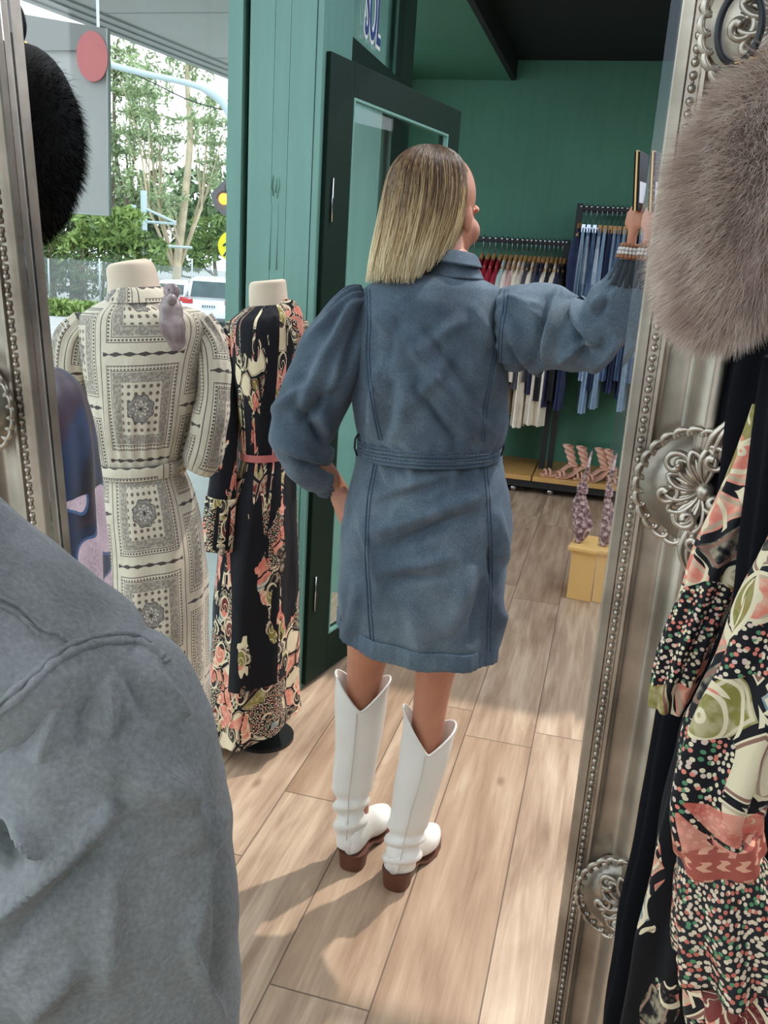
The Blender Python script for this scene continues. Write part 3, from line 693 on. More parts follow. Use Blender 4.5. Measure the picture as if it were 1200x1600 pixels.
#PART2
# ================================================================== THE RACKS AT THE BACK WALL
from mathutils.bvhtree import BVHTree
AR = 6.32
def shelfm(m): m.box(-1.75, BR - .02, 6.02, AW - .01, .07, .11)
b0s, zf = onA(800, 748, 6.0)
o = empty('display_platform', R(-.2, 6.3, 0), 0, 'low honey wood platform under the clothes racks', 'platform')
def rb(name, args, mat, par, **k):
    m = MB()
    for a in args: m.rbox(*a)
    return m.build(name, mat, par, **k)
rb('board', [(-1.75, -.44, 6.02, AW - .01, .10, .135)], SHELFW, o, bevel=.003); rb('board', [(-.43, BR - .02, 6.02, AW - .01, .10, .135)], SHELFW, o, bevel=.003)
rb('plinth', [(-1.75, BR - .02, 6.035, AW - .01, .05, .099)], BLACK, o)
for b in (-1.5, -.56, -.30, .5, .9):
    m = MB(); m.ball(R(b, 6.09, .026), .026, 12, 8); m.build('castor', CHROME, o, smooth=True)
def rack(bl, br, z, label):
    o = empty('clothes_rack', R((bl + br) / 2, AR, .135), 0, label, 'clothes rack')
    rb('rail', [(bl, br, AR - .015, AR + .015, z - .012, z + .02)], BLACK, o, bevel=.004)
    for b in (bl, br): rb('post', [(b - .02, b + .02, AR - .02, AR + .02, .135, z + .03)], BLACK, o)
    rb('crossbar', [(bl, br, AR + .21, AR + .24, z - .01, z + .015)], BLACK, o)
    return o
_, zr1 = onA(820, 378, AR); _, zr2 = onA(960, 328, AR); bl1 = onA(742, 378, AR)[0]; br1 = onA(889, 378, AR)[0]; bl2 = onA(906, 328, AR)[0]
rack(bl1 - .3, br1 - .01, zr1, 'lower black clothes rack holding the red and cream tops'); rack(bl2, .8, zr2, 'taller black clothes rack holding the denim')
def garment(px, zr, ztop_drop, ybot, col, label, group, hang='wood', flare=1.0, w=.045, tex=None, ruffle=0):
    b, _ = onA(px, 400, AR); zb = onA(px, ybot, AR - .15)[1]; z0 = zr - .14
    nm = {'denim': 'hanging_denim', 'top': 'hanging_garment'}[group[0]]
    o = empty(nm, R(b, AR, zr), 0, label, {'denim': 'denim garment', 'top': 'top'}[group[0]], group[1])
    m = MB(); m.tube([R(b, AR + .0, z0 + .03), R(b, AR, zr - .02), R(b, AR - .012, zr + .022), R(b, AR - .0, zr + .032), R(b, AR + .02, zr + .02)], .0028, 6); m.build('hanger_hook', CHROME, o, smooth=True)
    m = MB(); m.ball(R(b, AR - .02, zr + .012), .011, 8, 6); m.build('hook_bead', CHROME, o, smooth=True)
    if hang == 'wood':
        m = MB(); m.tube([R(b, AR - .19, z0 - .045), R(b, AR - .1, z0 - .0), R(b, AR - .015, z0 + .04), R(b, AR + .1, z0), R(b, AR + .19, z0 - .045)], [.007, .011, .014, .011, .007], 8); m.build('hanger', WOODH, o, smooth=True)
    else:
        m = MB(); m.tube([R(b, AR - .17, z0 + .012), R(b, AR + .17, z0 + .012)], .005, 6)
        for a in (-.15, .15): m.rbox(b - .012, b + .012, AR + a - .012, AR + a + .012, z0 - .02, z0 + .03)
        m.build('clip_hanger', WOODH if hang == 'clip' else CHROME, o)
    m = MB(); ph = random.uniform(0, 6); H = z0 - zb; k = random.uniform(-.012, .012)
    prof = [(0, .12, .4), (.03, .17, .6), (.10, .20, .8), (.35, .19, 1.0), (.7, .20, 1.05 * flare), (1, .21, 1.15 * flare)] if hang == 'wood' else [(0, .165, .45), (.05, .17, .6), (.3, .175, .9), (.7, .165, .9), (1, .16, .95)]
    rings = [(R(b + k * t, AR, z0 + .01 - H * t), BX * (w * ww * .5), AX * a, 2.6) for t, a, ww in prof]
    loft(m, rings, 40, 6, True, False, disp=lambda th, t, p: (.006 + .012 * t) * math.sin(7 * th + ph + 3 * t) * min(1, t * 3) + ruffle * t * t * math.sin(13 * th + ph))
    if hang == 'wood':       # the sleeve on the near side
        m.tube([Vector(q[:3]) for q in spline([list(R(b - .006, AR - .16, z0 - .06)), list(R(b - .012, AR - .22, z0 - .16)), list(R(b - .01, AR - .235, z0 - .32)), list(R(b, AR - .225, z0 - .46))], 4)], [.016 + .012 * math.sin(i / 12 * 3) for i in range(13)], 10)
    m.build('cloth', col, o, smooth=True)
    return o
REDF = plain('red_cloth', (150, 24, 44), .7); MINT = plain('mint_cloth', (176, 196, 190), .8); CREAM = plain('cream_cloth', (226, 214, 194), .8); GREYF = plain('charcoal_cloth', (70, 70, 78), .8)
NAVYF = plain('navy_cloth', (34, 38, 66), .8); BLKF = plain('black_cloth', (24, 24, 28), .8); OAT = plain('oatmeal_cloth', (206, 192, 176), .8)
ms = Mat('pale_stripe'); x, y, z = ms.xyz('Object'); ms.set(color=ms.mix(((x * 70).sin()).gt(.3), srgb(226, 206, 196), srgb(196, 160, 152)), rough=.8); STRIPE = ms.mat
topg = ('top', 'tops on the lower rack')
names = [(740, REDF, 'red', 560), (754, REDF, 'red', 560), (764, REDF, 'red', 555), (773, REDF, 'red', 565), (783, REDF, 'red', 560), (791, MINT, 'mint green', 640), (799, STRIPE, 'long pale pink striped', 735), (807, STRIPE, 'long pale pink striped', 728),
         (815, CREAM, 'cream', 655), (822, OAT, 'oatmeal', 600), (829, GREYF, 'charcoal', 612), (836, CREAM, 'flared cream', 672), (843, GREYF, 'grey', 600), (850, NAVYF, 'navy', 620), (857, CREAM, 'ruffled cream', 668), (864, BLKF, 'black', 630), (871, CREAM, 'frilled cream', 670), (878, NAVYF, 'dark navy', 640), (884, BLKF, 'black', 630)]
seen = {}
tot = {}
for _, _, n_, _ in names: tot[n_] = tot.get(n_, 0) + 1
ordw = ['first', 'second', 'third', 'fourth', 'fifth', 'sixth']
for px, mt, n_, yb in names:
    seen[n_] = seen.get(n_, 0) + 1
    lab = f'{n_} top on a wooden hanger, ' + (f'{ordw[seen[n_]-1]} {n_} one from the left' if tot[n_] > 1 else 'the only one in that colour')
    if n_ == 'red' and seen[n_] == 1: lab = 'red top at the very left end of the lower rack'
    lab = 'long pale pink striped garment, ' + ('left' if seen[n_] == 1 else 'right') + ' one of the two' if 'long' in n_ else lab
    garment(px, zr1, 0, yb, mt, lab, topg, flare=1.7 if 'flared' in n_ or 'ruffled' in n_ or 'frilled' in n_ else 1.25, ruffle=.014 if 'r' in n_ and 'cream' in n_ and n_ != 'cream' else 0)
DL = mat_denim('pale_denim', (150, 178, 202), (190, 208, 222), (112, 142, 172), 1.4); DM_ = mat_denim('mid_denim', (86, 112, 146), (130, 156, 184), (54, 74, 108), 1.6); DD = mat_denim('dark_denim', (40, 50, 84), (58, 72, 108), (26, 32, 58), 1.2)
dpat = Mat('patched_denim'); x, y, z = dpat.xyz('Object'); q_ = ((x * 9 + y * 9).floor() * 7.1 + (z * 13).floor() * 3.7).sin().abs(); dpat.set(color=dpat.mix(q_, srgb(86, 118, 156), srgb(190, 206, 220)), rough=.85); DP = dpat.mat
den = [(900, DD, 'dark navy denim jacket at the left end of the taller rack', 645, 'wood'), (908, DL, 'pale blue jeans beside the dark jacket on the taller rack', 560, 'plain'), (916, DP, 'patchwork denim with pale squares, left one of two', 585, 'plain'), (925, DM_, 'mid blue jeans between the two patchwork pieces', 560, 'plain'),
       (933, DP, 'patchwork denim with pale squares, right one of two', 600, 'clip'), (941, DL, 'long pale blue denim dress reaching lowest on the rack', 652, 'clip'), (949, DD, 'dark indigo jeans with frayed hem under the raised sleeve', 615, 'clip'), (956, DL, 'pale blue denim skirt behind the raised forearm', 645, 'clip'),
       (963, DM_, 'mid blue jeans just left of the raised hand', 600, 'clip'), (971, DL, 'faded pale jeans directly behind the raised wrist', 560, 'clip'), (980, DD, 'dark indigo jeans directly behind the bracelets', 620, 'clip'), (989, DM_, 'mid blue jeans behind the phone hand', 600, 'clip'), (998, DD, 'dark indigo jeans right of the phone hand', 630, 'clip'),
       (1007, DM_, 'mid blue jeans beside the mirror frame', 600, 'clip'), (1016, DD, 'dark indigo jeans at the right end by the mirror frame', 620, 'clip')]
for px, mt, lab, yb, hg in den: garment(px, zr2, 0, yb, mt, lab, ('denim', 'denim hanging on the taller rack'), hang=hg, w=.055, ruffle=.004)

# sandals and glass riser on the platform
NUDE = plain('nude_leather', (206, 156, 132), .5, .1, 20)
def sandal(px, py, rz, label):
    b, z = onA(px, py, 6.15); loc = R(b, 6.15, .136); o = empty('sandal', loc, 0, label, 'sandal', 'nude sandals on the platform')
    ca, sa = math.cos(rz), math.sin(rz)
    def Q(x, y, z): return loc + BX * (x * ca - y * sa) + AX * (x * sa + y * ca) + Vector((0, 0, z))
    m = MB(); pts = [(0, 0, .085), (.05, 0, .075), (.10, 0, .03), (.15, 0, .012), (.21, 0, .010)]; w = [.026, .026, .030, .040, .026]
    vs = []; 
    for (x_, y_, z_), w_ in zip(pts, w): vs += [Q(x_, -w_, z_), Q(x_, w_, z_), Q(x_, w_, max(z_ - .012, 0)), Q(x_, -w_, max(z_ - .012, 0))]
    fs = [(0, 1, 2, 3), (16, 19, 18, 17)]
    for i in range(4):
        for k in range(4): fs.append((i * 4 + k, i * 4 + 4 + k, i * 4 + 4 + (k + 1) % 4, i * 4 + (k + 1) % 4))
    m.add(vs, fs); m.build('sole', NUDE, o, bevel=.002)
    m = MB(); m.tube([Q(0.005, 0, .075), Q(.0, 0, .0)], [.016, .012], 10); m.build('heel', NUDE, o, smooth=True)
    m = MB()
    for x_, h in ((.16, .03), (.185, .025)): m.tube([Q(x_, -.04, .01), Q(x_, -.02, .01 + h), Q(x_, .02, .01 + h), Q(x_, .04, .01)], .008, 6)
    m.build('toe_strap', NUDE, o, smooth=True); m = MB()
    loft(m, [(Q(.02, 0, .08), BX * .026, AX * .026, 2), (Q(.035, 0, .12), BX * .026, AX * .026, 2), (Q(.05, 0, .16), BX * .028, AX * .028, 2), (Q(.065, 0, .20), BX * .030, AX * .030, 2)], 24, 6, False, False, disp=lambda th, t, p: .005 * math.sin(th * 2 + t * 22))
    m.build('ankle_wrap', NUDE, o, smooth=True); o.scale = (1.15, 1.15, 1.15)
    return o
sandal(898, 745, math.radians(195), 'nude heeled sandal, leftmost on the platform'); sandal(918, 748, math.radians(200), 'nude heeled sandal in front of the glass riser')
sandal(948, 748, math.radians(195), 'nude heeled sandal right of the glass riser'); sandal(960, 754, math.radians(205), 'nude heeled sandal closest to the mirror frame')
o = empty('glass_riser', R(.02, 6.4, .135), 0, 'clear glass display riser standing among the sandals', 'display riser')
bg_, _ = onA(928, 720, 6.35)
m = MB(); m.rbox(bg_ - .14, bg_ + .10, 6.25, 6.5, .34, .348); m.build('top_pane', GLASS, o)
for db in (-.13, .09): rb('side_pane', [(bg_ + db, bg_ + db + .006, 6.26, 6.49, .135, .34)], GLASS, o)

# wooden block with moulded top and the printed scarf standing on it
BLOCKW = plain('yellow_pine', (226, 182, 112), .45, .06, 5)
pb = G(899, 938); A0 = pb.dot(AX); B0 = pb.dot(BX)
o = empty('wooden_block', R(B0 + .06, A0 + .05), 0, 'square yellow wooden block with moulded top standing on the floor', 'wooden block')
rz_ = math.radians(-8)
def BK(v):
    x = v.x * math.cos(rz_) - v.y * math.sin(rz_); y = v.x * math.sin(rz_) + v.y * math.cos(rz_); return R(B0 + .06 + x, A0 + .08 + y, v.z)
hb = .235
m = MB(); m.box(-.095, .13, -.08, .12, 0, hb, BK); m.build('body', BLOCKW, o, bevel=.003)
m = MB(); m.box(-.105, .14, -.09, .13, hb, hb + .012, BK); m.box(-.115, .15, -.10, .14, hb + .012, hb + .035, BK); m.build('moulded_top', BLOCKW, o, bevel=.006)
scm = Mat('scarf_print'); nn = scm.noise(55, 4); scm.set(color=scm.ramp(nn, [(.36, srgb(92, 66, 72)), (.5, srgb(150, 118, 118)), (.62, srgb(206, 186, 180))]), rough=.7); 
sx = B0 + .055; ya = A0 + .07; zt_ = hb + .036
o = empty('scarf', R(sx, ya, zt_), 0, 'knotted dusky pink printed scarf hanging down to the wooden block', 'scarf')
m = MB(); k2 = onA(912, 752, ya); sx = onA(906, 848, ya)[0]
rings = [(R(k2[0], ya, k2[1]), BX * .012, AX * .012, 2), (R(k2[0] - .004, ya, k2[1] - .03), BX * .022, AX * .018, 2), (R(k2[0] - .004, ya, k2[1] - .055), BX * .014, AX * .014, 2), (R(k2[0], ya, k2[1] - .12), BX * .034, AX * .025, 2), (R(sx, ya, zt_ + .10), BX * .042, AX * .03, 2), (R(sx, ya, zt_ + .04), BX * .03, AX * .025, 2), (R(sx - .01, ya, zt_), BX * .014, AX * .02, 2)]
loft(m, rings, 32, 6, True, True, disp=lambda th, t, p: .006 * math.sin(6 * th + 4 * t) * math.sin(t * 3.1)); m.build('cloth', scm.mat, o, smooth=True)
m = MB()
for k in range(3): m.tube([R(k2[0] + .02 * math.cos(a) , ya + .02 * math.sin(a), k2[1] - .05 + .012 * k + .004 * math.sin(2 * a)) for a in np.linspace(0, 6.28, 13)], .008, 6)
m.tube([R(k2[0], ya, k2[1]), R(k2[0] + .012, ya, k2[1] + .07), R(k2[0] + .02, ya, k2[1] + .15)], [.012, .008, .004], 8)
m.build('knot', scm.mat, o, smooth=True)

# ================================================================== MANNEQUINS
def sleeve(m, pts, n=48, sub=8, disp=None, yr=1.0, cap=True):
    """pts: (px, py, Y, radius_px[, radius_end_factor]) swept with elliptical section"""
    rr = spline([list(P(p[0], p[1], p[2])) + [p[3] / F * (P(p[0], p[1], p[2]) - CAM).dot(_f)] for p in pts], sub)
    c = [Vector(q[:3]) for q in rr]; vs = []; fs = []; uv = []; L = 0; up = None; M_ = len(c); base = max(q[3] for q in rr) * 6.28
    for i, p in enumerate(c):
        t = (c[min(i + 1, M_ - 1)] - c[max(i - 1, 0)]).normalized()
        view = (p - CAM).normalized(); sd = t.cross(view).normalized(); up = sd.cross(t).normalized()
        if i: L += (p - c[i - 1]).length
        for k in range(n + 1):
            a = 2 * math.pi * k / n; d = sd * math.cos(a) + up * math.sin(a) * yr; r = rr[i][3]
            q = p + d * r
            if disp: q = q + d * disp(a, i / (M_ - 1), q)
            vs.append(q); uv.append((k / n * base, -L))
    W = n + 1
    for i in range(M_ - 1):
        for k in range(n): fs.append((i * W + k, i * W + k + 1, (i + 1) * W + k + 1, (i + 1) * W + k))
    if cap: fs.append(tuple(range(n))[::-1]); fs.append(tuple((M_ - 1) * W + k for k in range(n)))
    m.add(vs, fs, uv); return c
BAND = mat_bandana()
Ym = 1.95
mq = empty('dressed_mannequin', (P(230, 700, Ym).x, Ym, 0), 0, 'headless mannequin in a cream and grey bandana print wrap dress', 'mannequin')
def stand(par, X, Y, ztop):
    m = MB(); m.tube([(X, Y, 0.0), (X, Y, .012)], .10, 32); m.tube([(X, Y, .012), (X, Y, ztop)], .015, 12); m.build('stand', BLACK, par)
stand(mq, P(235, 700, Ym).x - .01, Ym, .9)
m = MB(); loft(m, [pring((182, 411), (228, 404), Ym, .035), pring((172, 414), (236, 409), Ym, .050), pring((168, 424), (242, 420), Ym, .054), pring((170, 445), (250, 447), Ym, .058), pring((168, 470), (262, 470), Ym, .065)], 40, 6, True, True); weld_normals(m.build('neck', MANQ, mq, smooth=True))
nz3 = lambda p, s, o=0: noise.noise(Vector((p.x * s + o, p.y * s, p.z * s)))
dsp = lambda th, t, p: .010 * math.sin(9 * th + 5 * t) * max(0, t - .42) + .006 * nz3(p, 9) + .004 * math.sin(24 * th) * math.exp(-((t - .46) / .06) ** 2)
m = MB(); loft(m, [pring((176, 463), (256, 462), Ym, .060), pring((152, 476), (282, 476), Ym, .075), pring((128, 493), (318, 490), Ym, .088), pring((124, 520), (328, 518), Ym, .10), pring((132, 570), (318, 565), Ym, .115), pring((142, 640), (303, 640), Ym, .11),
               pring((156, 715), (288, 712), Ym, .095), pring((157, 735), (288, 732), Ym, .096), pring((160, 790), (304, 780), Ym, .12), pring((165, 860), (316, 850), Ym, .135), pring((168, 960), (322, 950), Ym, .145), pring((176, 1100), (322, 1090), Ym, .15), pring((186, 1250), (320, 1240), Ym, .155)], 96, 8, True, False, disp=dsp)
m.build('dress', BAND, mq, smooth=True)
m = MB(); loft(m, [pring((178, 449), (250, 447), Ym, .062), pring((170, 456), (262, 455), Ym, .068), pring((166, 472), (270, 470), Ym, .078)], 48, 5); m.build('collar', BAND, mq, smooth=True)
for pts, ph in (([(140, 505, Ym, 24), (118, 535, Ym, 30), (112, 580, Ym + .01, 29), (122, 640, Ym + .02, 26), (138, 700, Ym + .05, 22), (150, 735, Ym + .08, 16)], 0),
                ([(308, 505, Ym, 24), (330, 540, Ym, 26), (334, 600, Ym - .02, 24), (328, 660, Ym - .03, 29), (318, 712, Ym - .03, 29), (308, 735, Ym - .03, 20)], 2)):
    m = MB(); sleeve(m, pts, disp=lambda th, t, p: .006 * math.sin(10 * th + ph) * math.exp(-t * 4) + .007 * nz3(p, 14, ph) + .004 * math.sin(14 * th) * max(0, t - .85) * 6); m.build('sleeve', BAND, mq, smooth=True)
m = MB(); loft(m, [pring((155, 718), (290, 714), Ym, .100), pring((153, 722), (292, 718), Ym, .104), pring((153, 736), (292, 732), Ym, .104), pring((155, 740), (290, 736), Ym, .100)], 64, 3); m.build('tie_belt', BAND, mq, smooth=True)
shm = Mat('sheer_lilac'); shm.set(color=shm.ramp(shm.noise(40, 3), [(.3, srgb(120, 100, 100)), (.7, srgb(176, 158, 158))]), rough=.25, alpha=.82); SHEER = shm.mat
m = MB(); sleeve(m, [(262, 462, Ym - .10, 10), (268, 480, Ym - .12, 17), (270, 510, Ym - .13, 19), (276, 535, Ym - .12, 13), (278, 548, Ym - .12, 5)], 24, 6, disp=lambda th, t, p: .006 * nz3(p, 45) + .002 * math.sin(7 * th), yr=.4)
m.ball(P(268, 468, Ym - .13), .012, 10, 8); sleeve(m, [(262, 465, Ym - .11, 6), (272, 455, Ym - .11, 11), (258, 452, Ym - .1, 9)], 16, 4, yr=.5)
tag(m.build('neck_bow', SHEER, mq, smooth=True), 'sheer lilac grey bow with sparkles')

Yd = 2.5; PAIS = mat_paisley('dark_paisley_dress', seed=.0, thr=.545); PAISF = mat_paisley('paisley_full', seed=3.3, mode='full')
mk = empty('dressed_mannequin', (P(410, 700, Yd).x, Yd, 0), 0, 'headless mannequin in a long black dress with coral paisley flowers', 'mannequin')
stand(mk, P(415, 1000, Yd).x, Yd, .9)
m = MB(); loft(m, [pring((396, 440), (440, 436), Yd, .035), pring((391, 443), (446, 438), Yd, .048), pring((389, 455), (448, 452), Yd, .05), pring((390, 490), (452, 490), Yd, .055)], 32, 6, True, True); weld_normals(m.build('neck', MANQ, mk, smooth=True))
m = MB(); loft(m, [pring((390, 478), (452, 474), Yd, .056), pring((372, 490), (466, 484), Yd, .08), pring((358, 505), (474, 498), Yd, .10), pring((358, 540), (474, 535), Yd, .11), pring((368, 620), (464, 620), Yd, .11), pring((376, 700), (456, 700), Yd, .10), pring((374, 720), (458, 718), Yd, .10),
               pring((358, 780), (462, 775), Yd, .13), pring((340, 880), (465, 870), Yd, .15), pring((332, 1000), (466, 980), Yd, .17), pring((332, 1080), (466, 1060), Yd, .19), pring((334, 1138), (468, 1098), Yd, .20)], 96, 8, True, False,
               disp=lambda th, t, p: .016 * math.sin(8 * th + 2 * t + 1) * max(0, t - .45) + .006 * nz3(p, 8)); m.build('dress', PAIS, mk, smooth=True)
for pts in ([(375, 512, Yd, 20), (362, 545, Yd - .02, 22), (356, 620, Yd - .04, 20), (350, 720, Yd - .08, 22), (346, 790, Yd - .1, 22), (340, 852, Yd - .1, 24)],
            [(462, 508, Yd, 18), (472, 545, Yd + .02, 18), (472, 640, Yd + .02, 16), (466, 740, Yd, 14)]):
    m = MB(); sleeve(m, pts, disp=lambda th, t, p: .006 * math.sin(9 * th) * math.exp(-t * 5) + .005 * nz3(p, 12)); m.build('sleeve', PAIS, mk, smooth=True)
m = MB(); sleeve(m, [(347, 775, Yd - .1, 24), (344, 810, Yd - .1, 25), (340, 856, Yd - .1, 26)], disp=lambda th, t, p: .003 * math.sin(8 * th)); tag(m.build('cuff', PAISF, mk, smooth=True), 'coral floral cuff')
m = MB(); loft(m, [pring((374, 701), (458, 700), Yd, .104), pring((374, 712), (458, 711), Yd, .104)], 48, 3); tag(m.build('waist_trim', plain('coral_trim', (196, 110, 104), .7), mk, smooth=True), 'coral waist band')
m = MB(); sleeve(m, [(440, 470, Yd - .07, 6), (455, 482, Yd - .09, 12), (462, 505, Yd - .1, 12), (466, 540, Yd - .1, 6)], 20, 5, yr=.4, disp=lambda th, t, p: .003 * nz3(p, 40)); m.build('neck_bow', PAISF, mk, smooth=True)
# navy flower dress, beside the mirror
Yn = 1.36; on_ = empty('hanging_dress', (P(115, 800, Yn).x, Yn, 0), 0, 'navy dress with large pale mauve flowers just inside the left frame', 'dress'); NF = mat_navy_flower()
m = MB(); loft(m, [pring((66, 574), (88, 576), Yn, .02), pring((62, 585), (104, 590), Yn, .05), pring((66, 620), (124, 622), Yn, .07), pring((74, 700), (142, 700), Yn, .08), pring((80, 800), (152, 800), Yn, .085), pring((86, 950), (166, 950), Yn, .09), pring((92, 1150), (180, 1150), Yn, .10), pring((96, 1400), (190, 1400), Yn, .11), pring((96, 1640), (190, 1640), Yn, .11)], 64, 8, True, False, disp=lambda th, t, p: .008 * math.sin(7 * th + 6 * t) * t + .005 * nz3(p, 12)); m.build('cloth', NF, on_, smooth=True)
m = MB(); m.tube([P(128, 1500, Yn), Vector((P(128, 1500, Yn).x, Yn, 0))], .012, 10); m.tube([(P(128, 1500, Yn).x, Yn, .0), (P(128, 1500, Yn).x, Yn, .012)], .1, 24); m.build('stand', BLACK, on_)

# ================================================================== THE WOMAN
wm = empty('person', (.02, 1.86, 0), 0, 'person with long blonde hair in denim dress and white boots, back turned, arm raised', 'person')
Yw = 1.72
def topix(p):
    v = Vector(p) - CAM; z = v.dot(_f); return 600 + F * v.dot(_r) / z, 800 - F * v.dot(_u) / z
def creases(lines):
    """cloth folds measured as ridge lines on the side of the cloth that shows"""
    def f(p):
        x, y = topix(p); h = 0
        for x0, y0, x1, y1, w_, a_ in lines:
            dx, dy = x1 - x0, y1 - y0; L2 = dx * dx + dy * dy; t = ((x - x0) * dx + (y - y0) * dy) / L2; tt = min(1, max(0, t))
            d = math.hypot(x - x0 - dx * tt, y - y0 - dy * tt); e = math.exp(-(d / w_) ** 2)
            if e > .01: h += 2.6 * a_ * e * (math.sin(max(.08, min(1, tt * .92 + .08)) * math.pi) ** .5)
        return h
    return f
CB = creases([(640, 530, 745, 690, 9, .006), (668, 520, 770, 650, 8, -.006), (600, 560, 575, 690, 8, .006), (612, 600, 596, 690, 7, -.006), (640, 600, 620, 690, 10, .005), (650, 610, 720, 692, 7, -.006), (700, 600, 770, 688, 8, .007),
  (720, 500, 640, 560, 10, .005), (700, 560, 640, 640, 8, .005), (690, 640, 740, 690, 6, .005), (740, 480, 770, 540, 9, .004), (580, 480, 630, 540, 9, .004), (620, 500, 600, 580, 8, -.004)])
CS = creases([(560, 800, 600, 940, 8, .004), (620, 800, 700, 760, 8, .004), (590, 830, 765, 765, 14, .008), (600, 860, 740, 800, 9, -.006), (585, 775, 720, 730, 10, .006), (600, 890, 720, 870, 8, .005), (620, 905, 700, 900, 6, -.005), (700, 980, 740, 880, 12, .006), (735, 1000, 760, 900, 8, -.006), (560, 920, 545, 1000, 9, .005), (640, 930, 660, 1030, 12, .004),
  (775, 800, 790, 880, 8, .007), (770, 860, 778, 960, 6, -.007), (772, 900, 785, 1010, 7, .007), (640, 722, 650, 760, 6, .005), (700, 722, 710, 770, 6, .005), (600, 722, 612, 756, 6, .005), (745, 722, 738, 765, 6, .004)])
CL = creases([(556, 470, 506, 560, 8, .008), (566, 480, 530, 600, 7, -.008), (506, 560, 470, 640, 10, .009), (530, 560, 505, 640, 8, .007), (520, 610, 470, 660, 7, -.008), (470, 650, 520, 700, 8, -.010), (440, 690, 505, 730, 9, .010), (460, 715, 520, 735, 6, -.009), (545, 470, 480, 530, 6, .006), (500, 640, 520, 720, 7, .007), (430, 640, 480, 600, 7, .006)])
CR = creases([(872, 462, 850, 560, 9, .012), (858, 470, 838, 570, 8, -.010), (796, 470, 850, 500, 7, .006), (790, 500, 850, 590, 8, .008), (800, 470, 845, 478, 5, .005), (790, 540, 835, 590, 7, -.007), (905, 478, 935, 540, 8, .012), (895, 490, 915, 560, 7, -.012), (925, 575, 965, 520, 7, .010), (930, 480, 960, 450, 7, .008), (880, 560, 925, 530, 7, .008), (960, 440, 930, 500, 6, -.007)])
def wr(p, s, o=0): return nz3(p, s, o)
def dfold(th, t, p):
    # diagonal drag lines and broad dents, stronger towards the waist
    v = Vector((p.x, p.y, p.z)); a = noise.noise(Vector((p.x * 7 + p.z * 5, p.y * 5, p.z * 9)));
    return CB(p) + .007 * a + .005 * noise.noise(v * 19) + .003 * math.sin(26 * th) * math.exp(-((t - 1) / .10) ** 2)
dress = MB()
loft(dress, [pring((690, 424), (745, 430), Yw, .045), pring((660, 428), (757, 437), Yw, .065), pring((615, 434), (775, 446), Yw, .080), pring((574, 446), (789, 458), Yw, .092), pring((558, 478), (792, 490), Yw, .105), pring((554, 550), (793, 560), Yw, .118), pring((549, 615), (792, 620), Yw, .118), pring((553, 660), (790, 662), Yw, .115), pring((560, 692), (780, 697), Yw, .108)], 128, 10, True, True, disp=dfold, )
bod = dress.build('dress_bodice', DENIM, wm, smooth=True)
sk = MB(); Yk = 1.74
loft(sk, [pring((562, 700), (779, 706), Yk, .108), pring((552, 735), (788, 735), Yk, .122), pring((540, 780), (798, 778), Yk, .138), pring((533, 830), (801, 815), Yk, .148), pring((530, 900), (795, 885), Yk, .155), pring((528, 950), (784, 950), Yk, .155), pring((529, 975), (779, 1012), Yk, .152)], 160, 12, False, False,
     disp=lambda th, t, p: CS(p) + .006 * noise.noise(Vector((p.x * 6, p.y * 5, p.z * 11 + p.x * 4))) + .003 * noise.noise(p * 20) + .004 * math.sin(30 * th) * math.exp(-(t / .07) ** 2) + .0045 * math.sin(11 * th) * t * t)
skirt = sk.build('dress_skirt', DENIM, wm, smooth=True); sm_ = skirt.modifiers.new('t', 'SOLIDIFY'); sm_.thickness = .003
def bvh(mb): return BVHTree.FromPolygons([Vector(v) for v in mb.v], mb.f)
def on_surf(tree, px, py, lift=.001):
    d = ray(px, py); h = tree.ray_cast(CAM, d)
    return None if h[0] is None else h[0] - d * lift
SEAM = plain('seam_thread', (66, 84, 104), .8)
def seam(name, tree, pts, parent, gap=5, r=.0011):
    m = MB(); pp = spline([list(p) for p in pts], 14)
    for dx in (0, gap):
        q = [on_surf(tree, p[0] + dx, p[1]) for p in pp]; q = [x for x in q if x is not None]
        # break at jumps
        run = [q[0]] if q else []
        for a, b in zip(q, q[1:]):
            if (a - b).length > .05:
                if len(run) > 2: m.tube(run, r, 5)
                run = []
            run.append(b)
        if len(run) > 2: m.tube(run, r if dx else r * 1.5, 5)
    return m.build(name, SEAM, parent, smooth=True)
tb, tk = bvh(dress), bvh(sk)
seam('seam', tb, [(572, 452), (574, 500), (572, 560), (580, 630), (592, 688)], bod); seam('seam', tb, [(778, 466), (774, 520), (764, 590), (756, 640), (753, 690)], bod)
seam('seam', tk, [(584, 726), (574, 780), (570, 850), (574, 940), (580, 1020)], skirt); seam('seam', tk, [(756, 726), (762, 800), (765, 900), (762, 1000), (758, 1040)], skirt)
# hem band
rr_ = [pring((529, 952), (780, 990), Yk, .156), pring((529, 956), (780, 994), Yk, .159), pring((528, 978), (779, 1014), Yk, .158), pring((530, 980), (777, 1016), Yk, .153)]
m = MB(); loft(m, rr_, 160, 3, disp=lambda th, t, p: .0045 * math.sin(11 * th) + .0016 * math.sin(58 * th)); m.build('hem_band', mat_denim('denim_hem', (84, 102, 118), (128, 146, 158), (58, 72, 92)), skirt, smooth=True)
